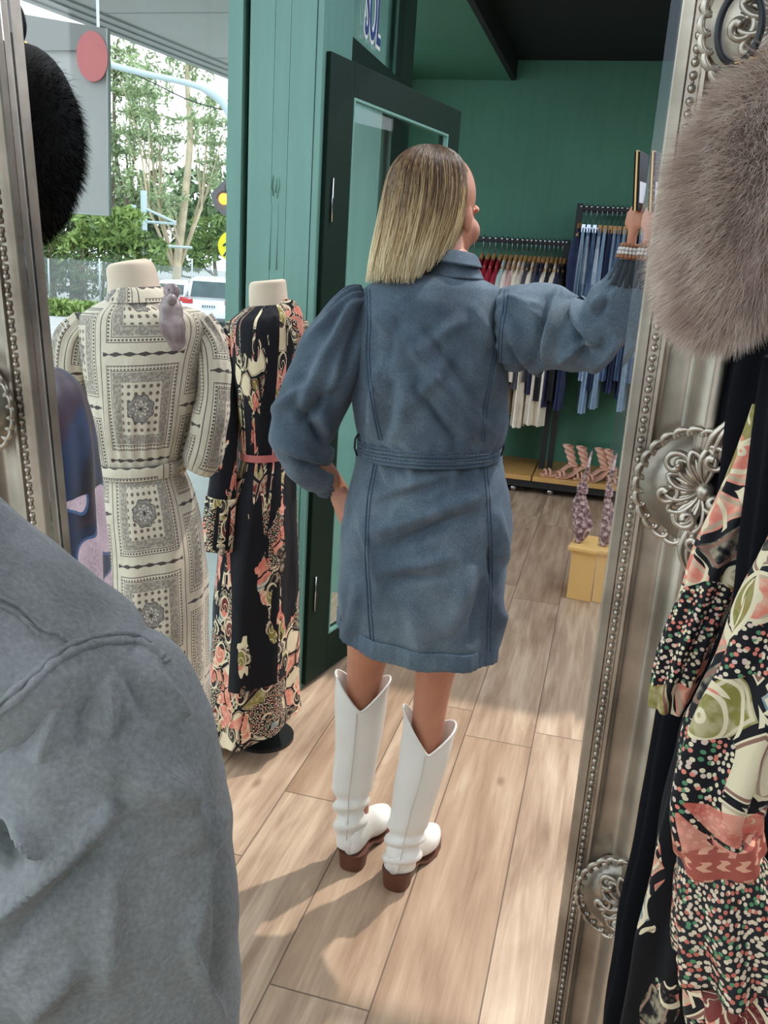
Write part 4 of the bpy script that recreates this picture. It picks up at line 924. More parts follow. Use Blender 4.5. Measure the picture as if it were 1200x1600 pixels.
# belt: stitched rows
m = MB()
for i in range(5):
    y0 = 683 + i * 5.4
    loft(m, [pring((560 - 1, y0), (781, y0 + 6), Yw + .01, .117 + .004), pring((557, y0 + 2), (783, y0 + 8), Yw + .01, .121 + .004), pring((558, y0 + 4.6), (782, y0 + 10.6), Yw + .01, .120 + .004), pring((560, y0 + 5.4), (781, y0 + 11.4), Yw + .01, .117 + .004)], 120, 2, disp=lambda th, t, p: .0009 * math.sin(100 * th))
belt = m.build('belt', mat_denim('denim_belt', (78, 94, 110), (116, 134, 148), (54, 68, 84)), wm, smooth=True)
tbel = bvh(m)
for row in (688, 699, 710):
    m = MB()
    for i in range(38):
        x0 = 566 + i * 5.6; yy_ = row + (x0 - 560) * .028 + 16 * math.sqrt(max(0, 1 - ((x0 - 670) / 112) ** 2)) * .55
        a_, b_ = on_surf(tbel, x0, yy_, .0012), on_surf(tbel, x0 + 2.6, yy_, .0012)
        if a_ and b_ and (a_ - b_).length < .01: m.tube([a_, b_], .0006, 4)
    m.build('stitching', plain('pale_thread', (150, 164, 174), .8), belt)
for cx_, s_ in ((560, -1), (781, 1)):
    m = MB(); m.tube([P(cx_, 678, Yw - .02), P(cx_ + 5 * s_, 686, Yw - .02), P(cx_ + 6 * s_, 700, Yw - .02), P(cx_ + 2 * s_, 712, Yw - .02)], .0022, 6); m.build('belt_loop', BLACK, belt, smooth=True)
# sleeves
def sfold(ph, C):
    return lambda th, t, p: C(p) + .0065 * math.sin(16 * th + ph) * math.exp(-(t / .16) ** 2) + .010 * noise.noise(Vector((p.x * 11 + p.z * 8, p.y * 8, p.z * 10 - p.x * 6 + ph))) * math.sin(min(1, t * 2) * 1.57) + .004 * noise.noise(p * 30) + .0035 * math.sin(18 * th) * max(0, (t - .86) / .14)
lsl = MB(); sleeve(lsl, [(580, 478, Yw, 30), (562, 490, Yw, 44), (538, 532, Yw, 56), (508, 590, Yw - .01, 56), (482, 645, Yw - .01, 54), (470, 692, Yw + .0, 45), (484, 730, Yw + .03, 35), (503, 748, Yw + .05, 26), (514, 756, Yw + .06, 20)], 96, 10, disp=sfold(0., CL)); lso = lsl.build('sleeve', DENIM, wm, smooth=True)
rsl = MB(); sleeve(rsl, [(768, 515, Yw, 46), (788, 515, Yw - .005, 62), (815, 512, Yw - .02, 69), (850, 512, Yw - .05, 68), (880, 524, Yw - .08, 56), (912, 528, Yw - .11, 50), (942, 508, Yw - .14, 46), (960, 472, Yw - .17, 36), (973, 440, Yw - .19, 23), (979, 418, Yw - .20, 13)], 96, 10, disp=sfold(2., CR)); rso = rsl.build('sleeve', DENIM, wm, smooth=True)
tl_, tr_ = bvh(lsl), bvh(rsl)
seam('armhole_seam', tl_, [(574, 447), (577, 480), (574, 520)], lso); seam('armhole_seam', tr_, [(790, 452), (786, 480), (780, 520), (778, 570)], rso)
# cuffs
m = MB(); sleeve(m, [(508, 752, Yw + .055, 23), (513, 756, Yw + .06, 23), (519, 761, Yw + .065, 20)], 48, 4, disp=lambda th, t, p: .003 * math.sin(14 * th)); m.build('cuff', DENIM, lso, smooth=True)
m = MB(); sleeve(m, [(973, 438, Yw - .19, 22), (978, 420, Yw - .2, 17), (981, 408, Yw - .2, 13)], 48, 4, disp=lambda th, t, p: .003 * math.sin(12 * th)); m.build('cuff', plain('dark_ruched_denim', (50, 58, 64), .8), rso, smooth=True)
BR1 = plain('pale_beads', (214, 204, 196), .4); BR2 = plain('bronze_beads', (150, 100, 66), .4)
for i, (px, py, mt) in enumerate(((981, 402, BR2), (982, 396, BR1), (983, 390, BR1), (985, 384, BR2))):
    c_ = P(px, py, Yw - .2); ax_ = (P(993, 345, Yw - .2) - P(980, 410, Yw - .2)).normalized(); u1 = ax_.orthogonal().normalized(); u2 = ax_.cross(u1); m = MB()
    for k in range(18): a = k / 18 * 6.283; m.ball(c_ + (u1 * math.cos(a) + u2 * math.sin(a)) * (.0175 - .001 * i), .0034, 6, 4)
    m.build('bracelet', mt, wm, smooth=True)
# collar
m = MB(); loft(m, [pring((691, 388), (738, 396), Yw + .01, .050), pring((686, 396), (742, 404), Yw + .01, .056), pring((676, 414), (748, 420), Yw + .01, .062), pring((668, 428), (756, 436), Yw + .0, .070)], 64, 5, disp=lambda th, t, p: .002 * nz3(p, 25)); cl = m.build('collar', DENIM, wm, smooth=True); cl.modifiers.new('t', 'SOLIDIFY').thickness = .004
m = MB(); loft(m, [pring((690, 388), (739, 396), Yw + .01, .051), pring((684, 392), (746, 401), Yw + .01, .060), pring((676, 406), (753, 418), Yw + .0, .070)], 64, 5, disp=lambda th, t, p: .002 * nz3(p, 25)); cl2 = m.build('collar_fold', DENIM, cl, smooth=True); cl2.modifiers.new('t', 'SOLIDIFY').thickness = .003

# body: one continuous skin surface
hc = P(688, 326, 1.765)                                       # head centre
fy = math.radians(29); fd = Vector((math.sin(fy), math.cos(fy), -.05)).normalized(); fr = Vector((math.cos(fy), -math.sin(fy), 0)); fu = fr.cross(fd).normalized()
def HQ(r, f, u): return hc + fr * r + fd * f + fu * u
b = MB()
Mh = Matrix((fr, fd, fu)).transposed()
b.ball(HQ(0, -.010, .022), 1, 28, 18, (.068, .082, .080), Mh)          # cranium
b.ball(HQ(0, .030, -.035), 1, 24, 16, (.056, .056, .078), Mh)          # face
b.ball(HQ(0, .045, -.085), 1, 18, 12, (.034, .036, .026), Mh)          # jaw and chin
for s in (-1, 1):
    b.ball(HQ(.038 * s, .052, -.035), 1, 14, 10, (.026, .024, .028), Mh)   # cheeks
    b.chain([HQ(.012 * s, .088, .008), HQ(.035 * s, .082, .012), HQ(.05 * s, .062, .006)], [.008, .008, .006], 8, 2)  # brow
    b.ball(HQ(.064 * s, -.005, -.02), 1, 12, 10, (.007, .015, .026), Mh)   # ears
    b.ball(HQ(.028 * s, .073, -.008), .0125, 10, 8)
b.chain([HQ(0, .086, 0), HQ(0, .100, -.025), HQ(0, .108, -.040)], [.008, .009, .011], 10, 3)
b.chain([HQ(-.012, .092, -.045), HQ(.012, .092, -.045)], [.008, .008], 8, 2)
b.chain([HQ(-.02, .083, -.066), HQ(0, .092, -.064), HQ(.02, .083, -.066)], [.005, .0075, .005], 8, 2)
b.chain([HQ(-.017, .082, -.075), HQ(0, .090, -.076), HQ(.017, .082, -.075)], [.005, .0075, .005], 8, 2)
nb = P(712, 430, Yw + .01)
b.chain([HQ(0, -.01, -.05), (HQ(0, 0, -.1) + nb) / 2, nb, nb + Vector((-.01, 0, -.05))], [.050, .046, .050, .06], 16, 4)
def W_(px, py, Y): return P(px, py, Y)
chest = W_(678, 520, Yw); belly = W_(672, 640, Yw); pelv = W_(668, 770, Yw + .02)
b.chain([nb + Vector((0, 0, -.05)), chest, belly, pelv], [.06, .085, .085, .10], 18, 5)
b.chain([W_(590, 480, Yw), nb + Vector((0, 0, -.06)), W_(770, 490, Yw)], [.035, .055, .035], 12, 5)
b.chain([W_(580, 490, Yw), W_(520, 590, Yw - .01), W_(478, 692, Yw), W_(512, 742, Yw + .04), W_(532, 768, Yw + .06)], [.038, .034, .030, .024, .019], 14, 5)
b.chain([W_(775, 500, Yw), W_(850, 520, Yw - .06), W_(915, 530, Yw - .11), W_(960, 460, Yw - .17), W_(982, 400, Yw - .20), W_(989, 362, Yw - .21)], [.038, .032, .026, .020, .0100, .0085], 14, 5)
def hand(b, wrist, d, n, side, L=.085, curl=(.2, .3, .3), thumb_out=1.0, spread=.12, sc=1.0):
    """wrist point, finger direction d, palm normal n; side vector points to the thumb"""
    d = d.normalized(); n = (n - d * n.dot(d)).normalized(); s = side * (n.cross(d)).normalized()
    pc = wrist + d * L * .5
    b.chain([wrist - d * .01, wrist + d * .02, wrist + d * L * .95], [.0165 * sc, .019 * sc, .018 * sc], 12, 4)
    for o_ in (-.026, -.009, .010, .027): b.chain([wrist + d * .015 + s * o_ * .5, wrist + d * L * .95 + s * o_ * sc], [.013 * sc, .0105 * sc], 10, 3)
    for k, (o_, ln) in enumerate(((.028, .070), (.010, .078), (-.009, .073), (-.027, .058))):
        p = wrist + d * L * .95 + s * o_ * sc; dd_ = (d + s * (spread * (1.5 - k) * .6)).normalized(); pts = [p]; ang = 0
        for j, fr_ in enumerate((.45, .3, .25)):
            ang += curl[j] * (1 + .12 * k); dv = dd_ * math.cos(ang) + n * math.sin(ang); p = p + dv * ln * fr_ * sc; pts.append(p)
        b.chain(pts, [.0092 * sc, .0086 * sc, .0078 * sc, .0066 * sc], 10, 3)
    t0 = wrist + d * .022 + s * .018 * sc; t1 = t0 + (d * .55 + s * .6 * thumb_out + n * .3).normalized() * .036; t2 = t1 + (d * .85 + s * .2 * thumb_out + n * .35).normalized() * .03; t3 = t2 + (d * .9 + n * .3).normalized() * .024
    b.chain([t0, t1, t2, t3], [.013 * sc, .0115 * sc, .0105 * sc, .0085 * sc], 10, 3)
# hand at the pocket
wl = W_(524, 764, Yw + .05)
hand(b, wl, W_(548, 812, Yw + .02) - wl, Vector((.6, .75, .1)), -1, L=.066, curl=(.15, .25, .25), sc=.86)
# raised hand holding the phone
wr_ = W_(988, 366, Yw - .21); up_ = W_(996, 318, Yw - .215) - wr_
hand(b, wr_, up_, Vector((.55, .5, 0)), 1, L=.036, curl=(.6, 1.1, .8), sc=.46, thumb_out=-.1, spread=.03)
# legs
def leg(hip, knee, calf, ank, toe):
    b.chain([hip, (hip + knee) / 2, knee, calf, ank], [.082, .068, .044, .036, .024], 18, 6)
    b.chain([ank, (ank + toe) / 2 + Vector((0, 0, -.01)), toe], [.024, .024, .015], 12, 4)
kL = W_(571, 1050, 1.86); kR = W_(677, 1055, 1.81)
HL, HR = G(546, 1357), G(614, 1388)
dL = Vector((.34, .94, 0)).normalized(); dR = Vector((.44, .90, 0)).normalized()
def rc(L, Rr, Y): return (P(*L, Y) + P(*Rr, Y)) / 2
YL, YR = 1.915, 1.855
leg(W_(612, 800, Yk + .02), rc((540, 1050), (600, 1056), YL - .01), rc((523, 1140), (597, 1145), YL), HL + dL * .05 + Vector((0, 0, .12)), HL + dL * .17 + Vector((0, 0, .04)))
leg(W_(722, 800, Yk + .02), rc((641, 1068), (712, 1074), YR - .01), rc((622, 1190), (694, 1205), YR), HR + dR * .05 + Vector((0, 0, .12)), HR + dR * .17 + Vector((0, 0, .04)))
body = remesh(b, 'body', SKIN, wm, voxel=.0042, smooth=5)
# eyes
for s in (-1, 1):
    m = MB(); m.ball(HQ(.028 * s, .0745, -.008), .0105, 12, 8); m.build('eye', flat('eye_white', (230, 228, 222), rough=.2), wm, smooth=True)

# boots
def boot(rings, tip, heelp, d, Yb, lab=None):
    """rings: pixel pairs down the shaft; heelp on floor; d toe direction"""
    m = MB(); n = 72; pr = [pring(a_, b_, Yb + dy, ry, 2.1) for a_, b_, ry, dy in rings]
    rr = spline([list(c) + list(ux) + list(uy) + [e] for c, ux, uy, e in pr], 7); M_ = len(rr)
    for off, flip in ((0, 0), (-.003, 1)):
        vs = []; fs = []
        for i, q in enumerate(rr):
            c = Vector(q[:3]); ux = Vector(q[3:6]); uy = Vector(q[6:9]); t = i / (M_ - 1)
            for k in range(n):
                a = 2 * math.pi * k / n; p = c + ux * math.cos(a) + uy * math.sin(a); nn = (p - c).normalized(); p = p + nn * off
                dip = tip * 1.25 * (1 - (math.cos(a) ** 2 + .004) ** .5) * (1 - min(1, t * 2.2)); p.z -= dip
                w_ = math.exp(-((t - .76) / .15) ** 2); p += nn * (.0075 * w_ * math.sin(46 * t + 2.4 * math.cos(a + 1)) + .003 * noise.noise(p * 16))
                vs.append(p)
        for i in range(M_ - 1):
            for k in range(n):
                f_ = (i * n + k, i * n + (k + 1) % n, (i + 1) * n + (k + 1) % n, (i + 1) * n + k); fs.append(f_[::-1] if flip else f_)
        m.add(vs, fs)
    top = [Vector(m.v[k]) for k in range(n)]
    m2 = MB(); m2.tube(top + [top[0]], .0032, 6, False)
    s_ = Vector((d.y, -d.x, 0)); z1 = Vector((0, 0, 1))
    prof = [(-.012, .012, .05, .10), (0, .028, .046, .125), (.025, .035, .044, .15), (.06, .036, .040, .15), (.095, .037, .028, .125), (.13, .041, .014, .092), (.165, .044, .008, .068), (.20, .040, .008, .055), (.232, .028, .011, .045), (.255, .014, .016, .034), (.262, .004, .02, .028)]
    loft(m, [(heelp + d * x + z1 * ((zl + zh) / 2), s_ * w_, z1 * ((zh - zl) / 2), 2.4) for x, w_, zl, zh in prof], 40, 5, True, True)
    bo = weld_normals(m.build('boot', WHITEL, wm, smooth=True)); tag(bo, lab)
    m2.build('top_binding', WHITEL, bo, smooth=True)
    # back seam
    m3 = MB(); pts = []
    for i in range(2, int(M_ * .9), 2):
        q = rr[i]; c = Vector(q[:3]); uy = Vector(q[6:9]); ux = Vector(q[3:6]); t = i / (M_ - 1); a = -math.pi / 2 - .12
        p = c + ux * math.cos(a) + uy * math.sin(a); p.z -= tip * 1.1 * (1 - min(1, t * 2.2)); pts.append(p + (p - c).normalized() * .004)
    m3.tube(pts, .0013, 5); m3.build('back_seam', plain('boot_stitch', (205, 198, 186), .5), bo, smooth=True)
    m4 = MB(); loft(m4, [(heelp + d * .024 + z1 * .050, s_ * .038, d * .042, 2.6), (heelp + d * .022 + z1 * .03, s_ * .035, d * .038, 2.6), (heelp + d * .022 + z1 * .0005, s_ * .032, d * .034, 2.6)], 32, 3, True, True)
    m4.build('heel', BROWNH, bo, smooth=False)
    m5 = MB(); vs = []; so_ = [(.0, .028, .050), (.05, .034, .046), (.09, .030, .030), (.13, .040, .010), (.17, .046, .004), (.21, .040, .004), (.245, .026, .008), (.266, .010, .012)]
    for x, w_, z_ in so_:
        for sx_ in (-1, 1):
            for dz in (0, -.007): vs.append(heelp + d * x + s_ * sx_ * w_ + z1 * max(z_ + dz, 0.0003))
    fs = [(0, 1, 3, 2)]
    for i in range(len(so_) - 1):
        a_ = i * 4; fs += [(a_, a_ + 2, a_ + 6, a_ + 4), (a_ + 1, a_ + 5, a_ + 7, a_ + 3), (a_, a_ + 4, a_ + 5, a_ + 1), (a_ + 2, a_ + 3, a_ + 7, a_ + 6)]
    m5.add(vs, fs); m5.build('sole', BROWNH, bo)
    return bo
boot([((524, 1050), (610, 1060), .058, .03), ((523, 1085), (606, 1092), .058, .03), ((523, 1140), (597, 1145), .054, .03), ((522, 1190), (588, 1195), .048, .03), ((520, 1225), (581, 1230), .043, .03), ((524, 1252), (574, 1256), .040, .03), ((522, 1285), (570, 1290), .040, .03), ((526, 1316), (569, 1318), .034, .03)], .058, HL, dL, 1.885)
boot([((630, 1104), (712, 1132), .060, .03), ((629, 1140), (706, 1165), .058, .03), ((622, 1190), (694, 1205), .055, .03), ((614, 1240), (680, 1250), .049, .03), ((608, 1280), (668, 1288), .044, .03), ((605, 1305), (660, 1312), .042, .03), ((600, 1335), (655, 1340), .041, .03), ((600, 1352), (646, 1356), .034, .03)], .062, HR, dR, 1.825)

# hair
hm = Mat('blonde_hair'); n_ = hm.new('ShaderNodeUVMap'); sp_ = hm.new('ShaderNodeSeparateXYZ'); hm.nt.links.new(n_.outputs[0], sp_.inputs[0]); hu, hv = S(hm, sp_.outputs[0]), S(hm, sp_.outputs[1])
cc = hm.ramp((hu * .42 + hv * .8), [(.22, srgb(60, 44, 34)), (.48, srgb(112, 84, 58)), (.72, srgb(190, 160, 112)), (1.0, srgb(238, 220, 180))]); hm.set(color=cc, rough=.36, spec=.5); HAIR = hm.mat
Yh = 1.755
hr = [pring((655, 227), (690, 228), Yh, .02), pring((632, 238), (712, 240), Yh, .050), pring((612, 262), (727, 264), Yh, .080), pring((602, 295), (732, 296), Yh, .095), pring((594, 335), (727, 335), Yh, .10), pring((586, 372), (715, 372), Yh - .01, .10), pring((579, 405), (702, 405), Yh - .02, .095), pring((574, 436), (694, 436), Yh - .03, .09)]
hs = spline([list(c) + list(ux) + list(uy) + [0] for c, ux, uy, e in hr], 10)
def hsurf(th, t, k):
    i = min(max(t, 0), .9999) * (len(hs) - 1); j = int(i); f_ = i - j; q = np.array(hs[j]) * (1 - f_) + np.array(hs[min(j + 1, len(hs) - 1)]) * f_
    ex = max(0, t - .9999)
    return Vector(q[:3]) + (Vector(q[3:6]) * math.cos(th) + Vector(q[6:9]) * math.sin(th)) * k - Vector((.02, 0, 1)) * ex * .23
FACE = math.radians(38)
def in_face(th): return abs((th - FACE + math.pi) % (2 * math.pi) - math.pi)
def tend(th):                                              # hair falls long on the left and back, tucked at the right
    a = (th % (2 * math.pi))
    x = math.cos(a)
    return 1.0 if x < .15 else max(.80, 1.0 - (x - .15) * .26)
m = MB(); n = 64; rows = 40; vs = []; fs = []; uv = []
for i in range(rows + 1):
    for k in range(n):
        th = 2 * math.pi * k / n; t = i / rows * min(tend(th), .97); kk = .955 * (1 + .018 * math.sin(th * 31) + .012 * math.sin(th * 57 + 1))
        if in_face(th) < .95 and t > .3: kk *= 1 - .45 * min(1, (t - .3) * 4) * min(1, (.95 - in_face(th)) * 3)
        vs.append(hsurf(th, t, kk)); uv.append((.35 + .3 * abs(math.sin(th * 13)), min(1, t * 1.2)))
for i in range(rows):
    for k in range(n): fs.append((i * n + k, (i + 1) * n + k, (i + 1) * n + (k + 1) % n, i * n + (k + 1) % n))
fs.append(tuple(range(n))); fs.append(tuple(rows * n + k for k in range(n))[::-1])
m.add(vs, fs, uv); hair = m.build('hair', HAIR, wm, smooth=True)
m = MB()
for i in range(2600):
    th = random.uniform(0, 2 * math.pi)
    if in_face(th) < .85: continue
    t0 = random.uniform(0, .30) ** 1.2; t1 = tend(th) + random.uniform(-.10, .035); dr = random.uniform(-.15, .15); k0 = random.uniform(.96, 1.035); cl_ = .02 * math.sin(th * 23)
    pts = []; 
    for j in range(11):
        f_ = j / 10; t = t0 + (t1 - t0) * f_; pts.append(hsurf(th + dr * (1 - f_) + .05 * math.sin(f_ * 4 + i), t, k0 + cl_ * f_ + .015 * math.sin(f_ * 5 + i * 1.3)))
    c0 = len(m.v); m.tube(pts, [.0009] + [.0013] * 8 + [.0009, .0003], 3, False); u_ = random.random() ** .8
    for j in range(c0, len(m.v)): m.uv[j] = (u_, (t0 + (t1 - t0) * ((j - c0) // 3) / 10) * .95)
tag(m.build('hair_strands', HAIR, hair, smooth=True), kind='stuff')

# phone in the raised hand, seen nearly edge on
q0 = P(1003, 238, Yw - .215); q1 = P(999, 332, Yw - .215)
ph = empty('phone', q1, 0, 'black phone with gold edge held up in the raised hand', 'phone')
ax_ = (q0 - q1); Lp = ax_.length; az = ax_.normalized(); vw = ((q0 + q1) / 2 - CAM).normalized(); sd_ = az.cross(vw).normalized(); nn = sd_.cross(az)
ang = math.radians(101); e1 = sd_ * math.cos(ang) + nn * math.sin(ang); e2 = az.cross(e1)
def PQ(v): return q1 + e1 * v.x + e2 * v.y + az * v.z
m = MB(); m.box(-.037, .037, -.0018, .0018, 0, Lp, PQ); m.build('case', plain('gold_edge', (190, 150, 96), .3, metal=.8), ph, bevel=.001)
m = MB(); m.box(-.036, .036, .0018, .0044, .002, Lp - .002, PQ); m.build('back_glass', plain('black_glass', (12, 12, 15), .5, spec=.15), ph)
m = MB(); m.box(-.036, .036, -.0044, -.0018, .002, Lp - .002, PQ); sc_ = m.build('screen', plain('black_glass', (12, 12, 15), .5, spec=.15), ph)
m = MB(); m.box(-.03, .03, -.0050, -.0045, Lp * .15, Lp * .5, PQ); m.build('white_panel', flat('phone_white', (210, 214, 222)), ph)
#PART3

# ================================================================== THE MIRROR FRAME (leaning)
N_ = ray(1003, 285); M0 = CAM + N_ * .8
U_ = (Vector((0, 0, 1)) - N_ * N_.z).normalized(); Rt = N_.cross(U_).normalized()
def mp(px, py):
    d = ray(px, py); return CAM + d * ((M0 - CAM).dot(N_) / d.dot(N_))
def ru(p): return (p - M0).dot(Rt), (p - M0).dot(U_)
ra, rb_ = ru(mp(1067, 0)), ru(mp(850, 1600)); la, lb = ru(mp(0, 0)), ru(mp(88, 880))
def lin(a, b, u): return a[0] + (b[0] - a[0]) * (u - a[1]) / (b[1] - a[1])
uT = (2.06 - M0.z) / U_.z; uB = (.11 - M0.z) / U_.z
def FQ(r, u, h): return M0 + Rt * r + U_ * u - N_ * h
mir = empty('mirror_frame', FQ((lin(ra, rb_, uB) + lin(la, lb, uB)) / 2, uB - .1, 0), 0, 'tall ornate antique silver frame of the leaning mirror', 'mirror frame')
prof = [(0, -.012), (0, .010), (.002, .0125), (.009, .0160), (.0105, .0125), (.0195, .0125), (.0205, .0170), (.0235, .0180), (.0250, .0145), (.030, .0105), (.042, .0095), (.047, .0105), (.052, .0150), (.056, .0235), (.061, .0310), (.067, .0350), (.072, .0345), (.0745, .030), (.0765, .026), (.082, .026), (.0835, .022), (.0845, -.012), (.0845, -.030), (0, -.030)]
_i = prof.index((.052, .0150)); _e = prof.index((.0745, .030)) + 1; _a = prof.index((.0250, .0145))
prof = prof[:_a] + [(p[0], p[1]) for p in spline([list(q) for q in prof[_a:_e]], 4)] + prof[_e:]
m = MB(); vs = []; fs = []; K = len(prof)
for ci in range(4):
    top = ci in (1, 2); right = ci in (1, 0)
    for s, h in prof:
        u = uT + s if top else uB - s
        r = (lin(ra, rb_, uT if top else uB) + s) if right else (lin(la, lb, uT if top else uB) - s)
        vs.append(FQ(r, u, h))
for ci in range(4):
    a0, b0 = ci * K, ((ci + 1) % 4) * K
    for k in range(K): fs.append((a0 + k, b0 + k, b0 + (k + 1) % K, a0 + (k + 1) % K))
m.add(vs, fs); fo_ = weld_normals(m.build('moulding', SILVER, mir, smooth=True)); fo_.data.set_sharp_from_angle(angle=math.radians(38))
def beads(name, s, r, h, pitch):
    m = MB()
    for edge in range(4):
        if edge == 0: p, q = (lin(ra, rb_, uB) + s, uB - s), (lin(ra, rb_, uT) + s, uT + s)
        elif edge == 1: p, q = (lin(la, lb, uB) - s, uB - s), (lin(la, lb, uT) - s, uT + s)
        elif edge == 2: p, q = (lin(la, lb, uB) - s, uB - s), (lin(ra, rb_, uB) + s, uB - s)
        else: p, q = (lin(la, lb, uT) - s, uT + s), (lin(ra, rb_, uT) + s, uT + s)
        L = math.hypot(p[0] - q[0], p[1] - q[1]); n = int(L / pitch)
        for i in range(n):
            t = (i + .5) / n; c = FQ(p[0] + (q[0] - p[0]) * t, p[1] + (q[1] - p[1]) * t, h)
            m.ball(c, r, 8, 6)
            if i % 2: m.ball(c + U_ * pitch * .5, r * .45, 6, 4)
    return m.build(name, SILVER, mir, smooth=True)
beads('inner_beading', .0152, .0034, .0140, .0092); beads('outer_beading', .0793, .0016, .0265, .0060)
def ornament(rc, uc, side, sc=1.0):
    """scrolled shell cartouche; side = +1 when the frame's outer edge is to the right"""
    m = MB(); h0 = .020
    def T(x, y, h=0): return FQ(rc + side * x * sc, uc + y * sc, h0 + h + max(0, (x + .02)) * .22)
    def tb(pts, r, h=.006): m.tube([Vector(q[:3]) for q in spline([list(T(x, y, h + hh)) for x, y, hh in pts], 5)], list(np.interp(np.linspace(0, 1, 5 * (len(pts) - 1) + 1), np.linspace(0, 1, len(r)), r)), 8)
    # backing leaf
    pts = [(.030, .062), (.018, .050), (0, .046), (-.018, .038), (-.033, .022), (-.040, 0), (-.035, -.020), (-.022, -.036), (-.008, -.046), (.006, -.060), (.014, -.075), (.026, -.060), (.034, -.03), (.036, 0), (.036, .04)]
    vs = [T(x, y, .002) for x, y in pts]; vb = [T(x, y, -.010) for x, y in pts]; n = len(pts)
    m.add([T(.0, 0, .007)] + vs + vb, [(0, 1 + i, 1 + (i + 1) % n) for i in range(n)] + [(1 + i, 1 + n + i, 1 + n + (i + 1) % n, 1 + (i + 1) % n) for i in range(n)])
    # scalloped rim of small curls
    for i in range(17):
        a = math.radians(66 + i * 14.6); x, y = .006 + .044 * math.cos(a), .050 * math.sin(a)
        if x < .032:
            tx, ty = -math.sin(a), math.cos(a); ox, oy = math.cos(a), math.sin(a)
            tb([(x + tx * .0075 * math.cos(q_) + ox * .005 * math.sin(q_), y + ty * .0075 * math.cos(q_) + oy * .005 * math.sin(q_), .002) for q_ in np.linspace(-.5, 3.4, 6)], [.0022, .0032, .0018])
    # radiating petals, each a raised loop with a rib
    for i in range(8):
        a = math.radians(92 + i * 24); c, s_ = math.cos(a), math.sin(a); px_, py_ = -s_, c
        def rad(q, o_, h): return (.015 + (q - .002) * c + px_ * o_, q * 1.15 * s_ + py_ * o_, h)
        tb([rad(.006, 0, .004), rad(.014, .0045, .007), rad(.026, .0065, .008), rad(.034, .001, .006), rad(.026, -.0055, .007), rad(.014, -.0035, .006), rad(.006, 0, .004)], [.0016, .0026, .0028, .0026, .0016])
        tb([rad(.008, 0, .003), rad(.018, 0, .006), rad(.028, 0, .004)], [.0018, .0034, .0014])
    # C scrolls
    for (cx, cy, r0, sgn, st) in ((-.012, .022, .012, 1, 0), (-.016, -.006, .012, -1, 1.5), (.004, -.026, .011, 1, 3), (.018, .030, .013, -1, 2), (.024, -.008, .010, 1, 4), (.014, -.048, .009, -1, .5)):
        tb([(cx + r0 * (1 - k / 11) * math.cos(st + sgn * k * .75), cy + r0 * (1 - k / 11) * math.sin(st + sgn * k * .75), .006 + .0005 * k) for k in range(10)], [.0034, .0028, .0042])
    # tails
    for k in range(4):
        tb([(.010 + .005 * k, -.030, .004), (.004 + .006 * k, -.055, .007), (.012 + .003 * k, -.075, .004), (.020 - .002 * k, -.090 + .004 * k, .002)], [.0032, .003, .0022])
        tb([(.010 + .006 * k, .030, .004), (.014 + .006 * k, .052, .008), (.026 + .002 * k, .068, .005), (.030 - .002 * k, .084 - .004 * k, .003)], [.0032, .003, .0022])
    m.ball(T(.016, 0, .008), .009 * sc, 12, 8)
    return m.build('ornament', SILVER, mir, smooth=True)
for (px, py) in ((1046, 742), (930, 1365), (1120, 40)):
    r_, u_ = ru(mp(px, py)); rin = lin(ra, rb_, u_); ornament(rin + .058, u_, 1, 1.0)
r_, u_ = ru(mp(-40, 622)); ornament(lin(la, lb, u_) - .058, u_, -1, 1.0)
# bevelled margin of the mirror glass, a thin wedge along each long edge
BV = Mat('bevel_glass'); BV.set(color=(1., 1., 1.), rough=0.0, trans=1.0, ior=1.5)
for e_, (A_, B_), sg_ in ((0, (ra, rb_), -1), (1, (la, lb), 1)):
    m = MB(); t0, t1 = .0040, .0033; vs = []
    for u in (uB, uT):
        r = lin(A_, B_, u); w_ = .0145 if u == uB else .0075
        vs += [FQ(r, u, -.002), FQ(r + sg_ * w_, u, -.002), FQ(r + sg_ * w_, u, -.002 + t1 + w_ * .066), FQ(r, u, -.002 + t1)]
    m.add(vs, [(0, 1, 2, 3), (4, 7, 6, 5), (0, 4, 5, 1), (1, 5, 6, 2), (2, 6, 7, 3), (3, 7, 4, 0)]); weld_normals(m.build('bevelled_edge', BV.mat, mir))

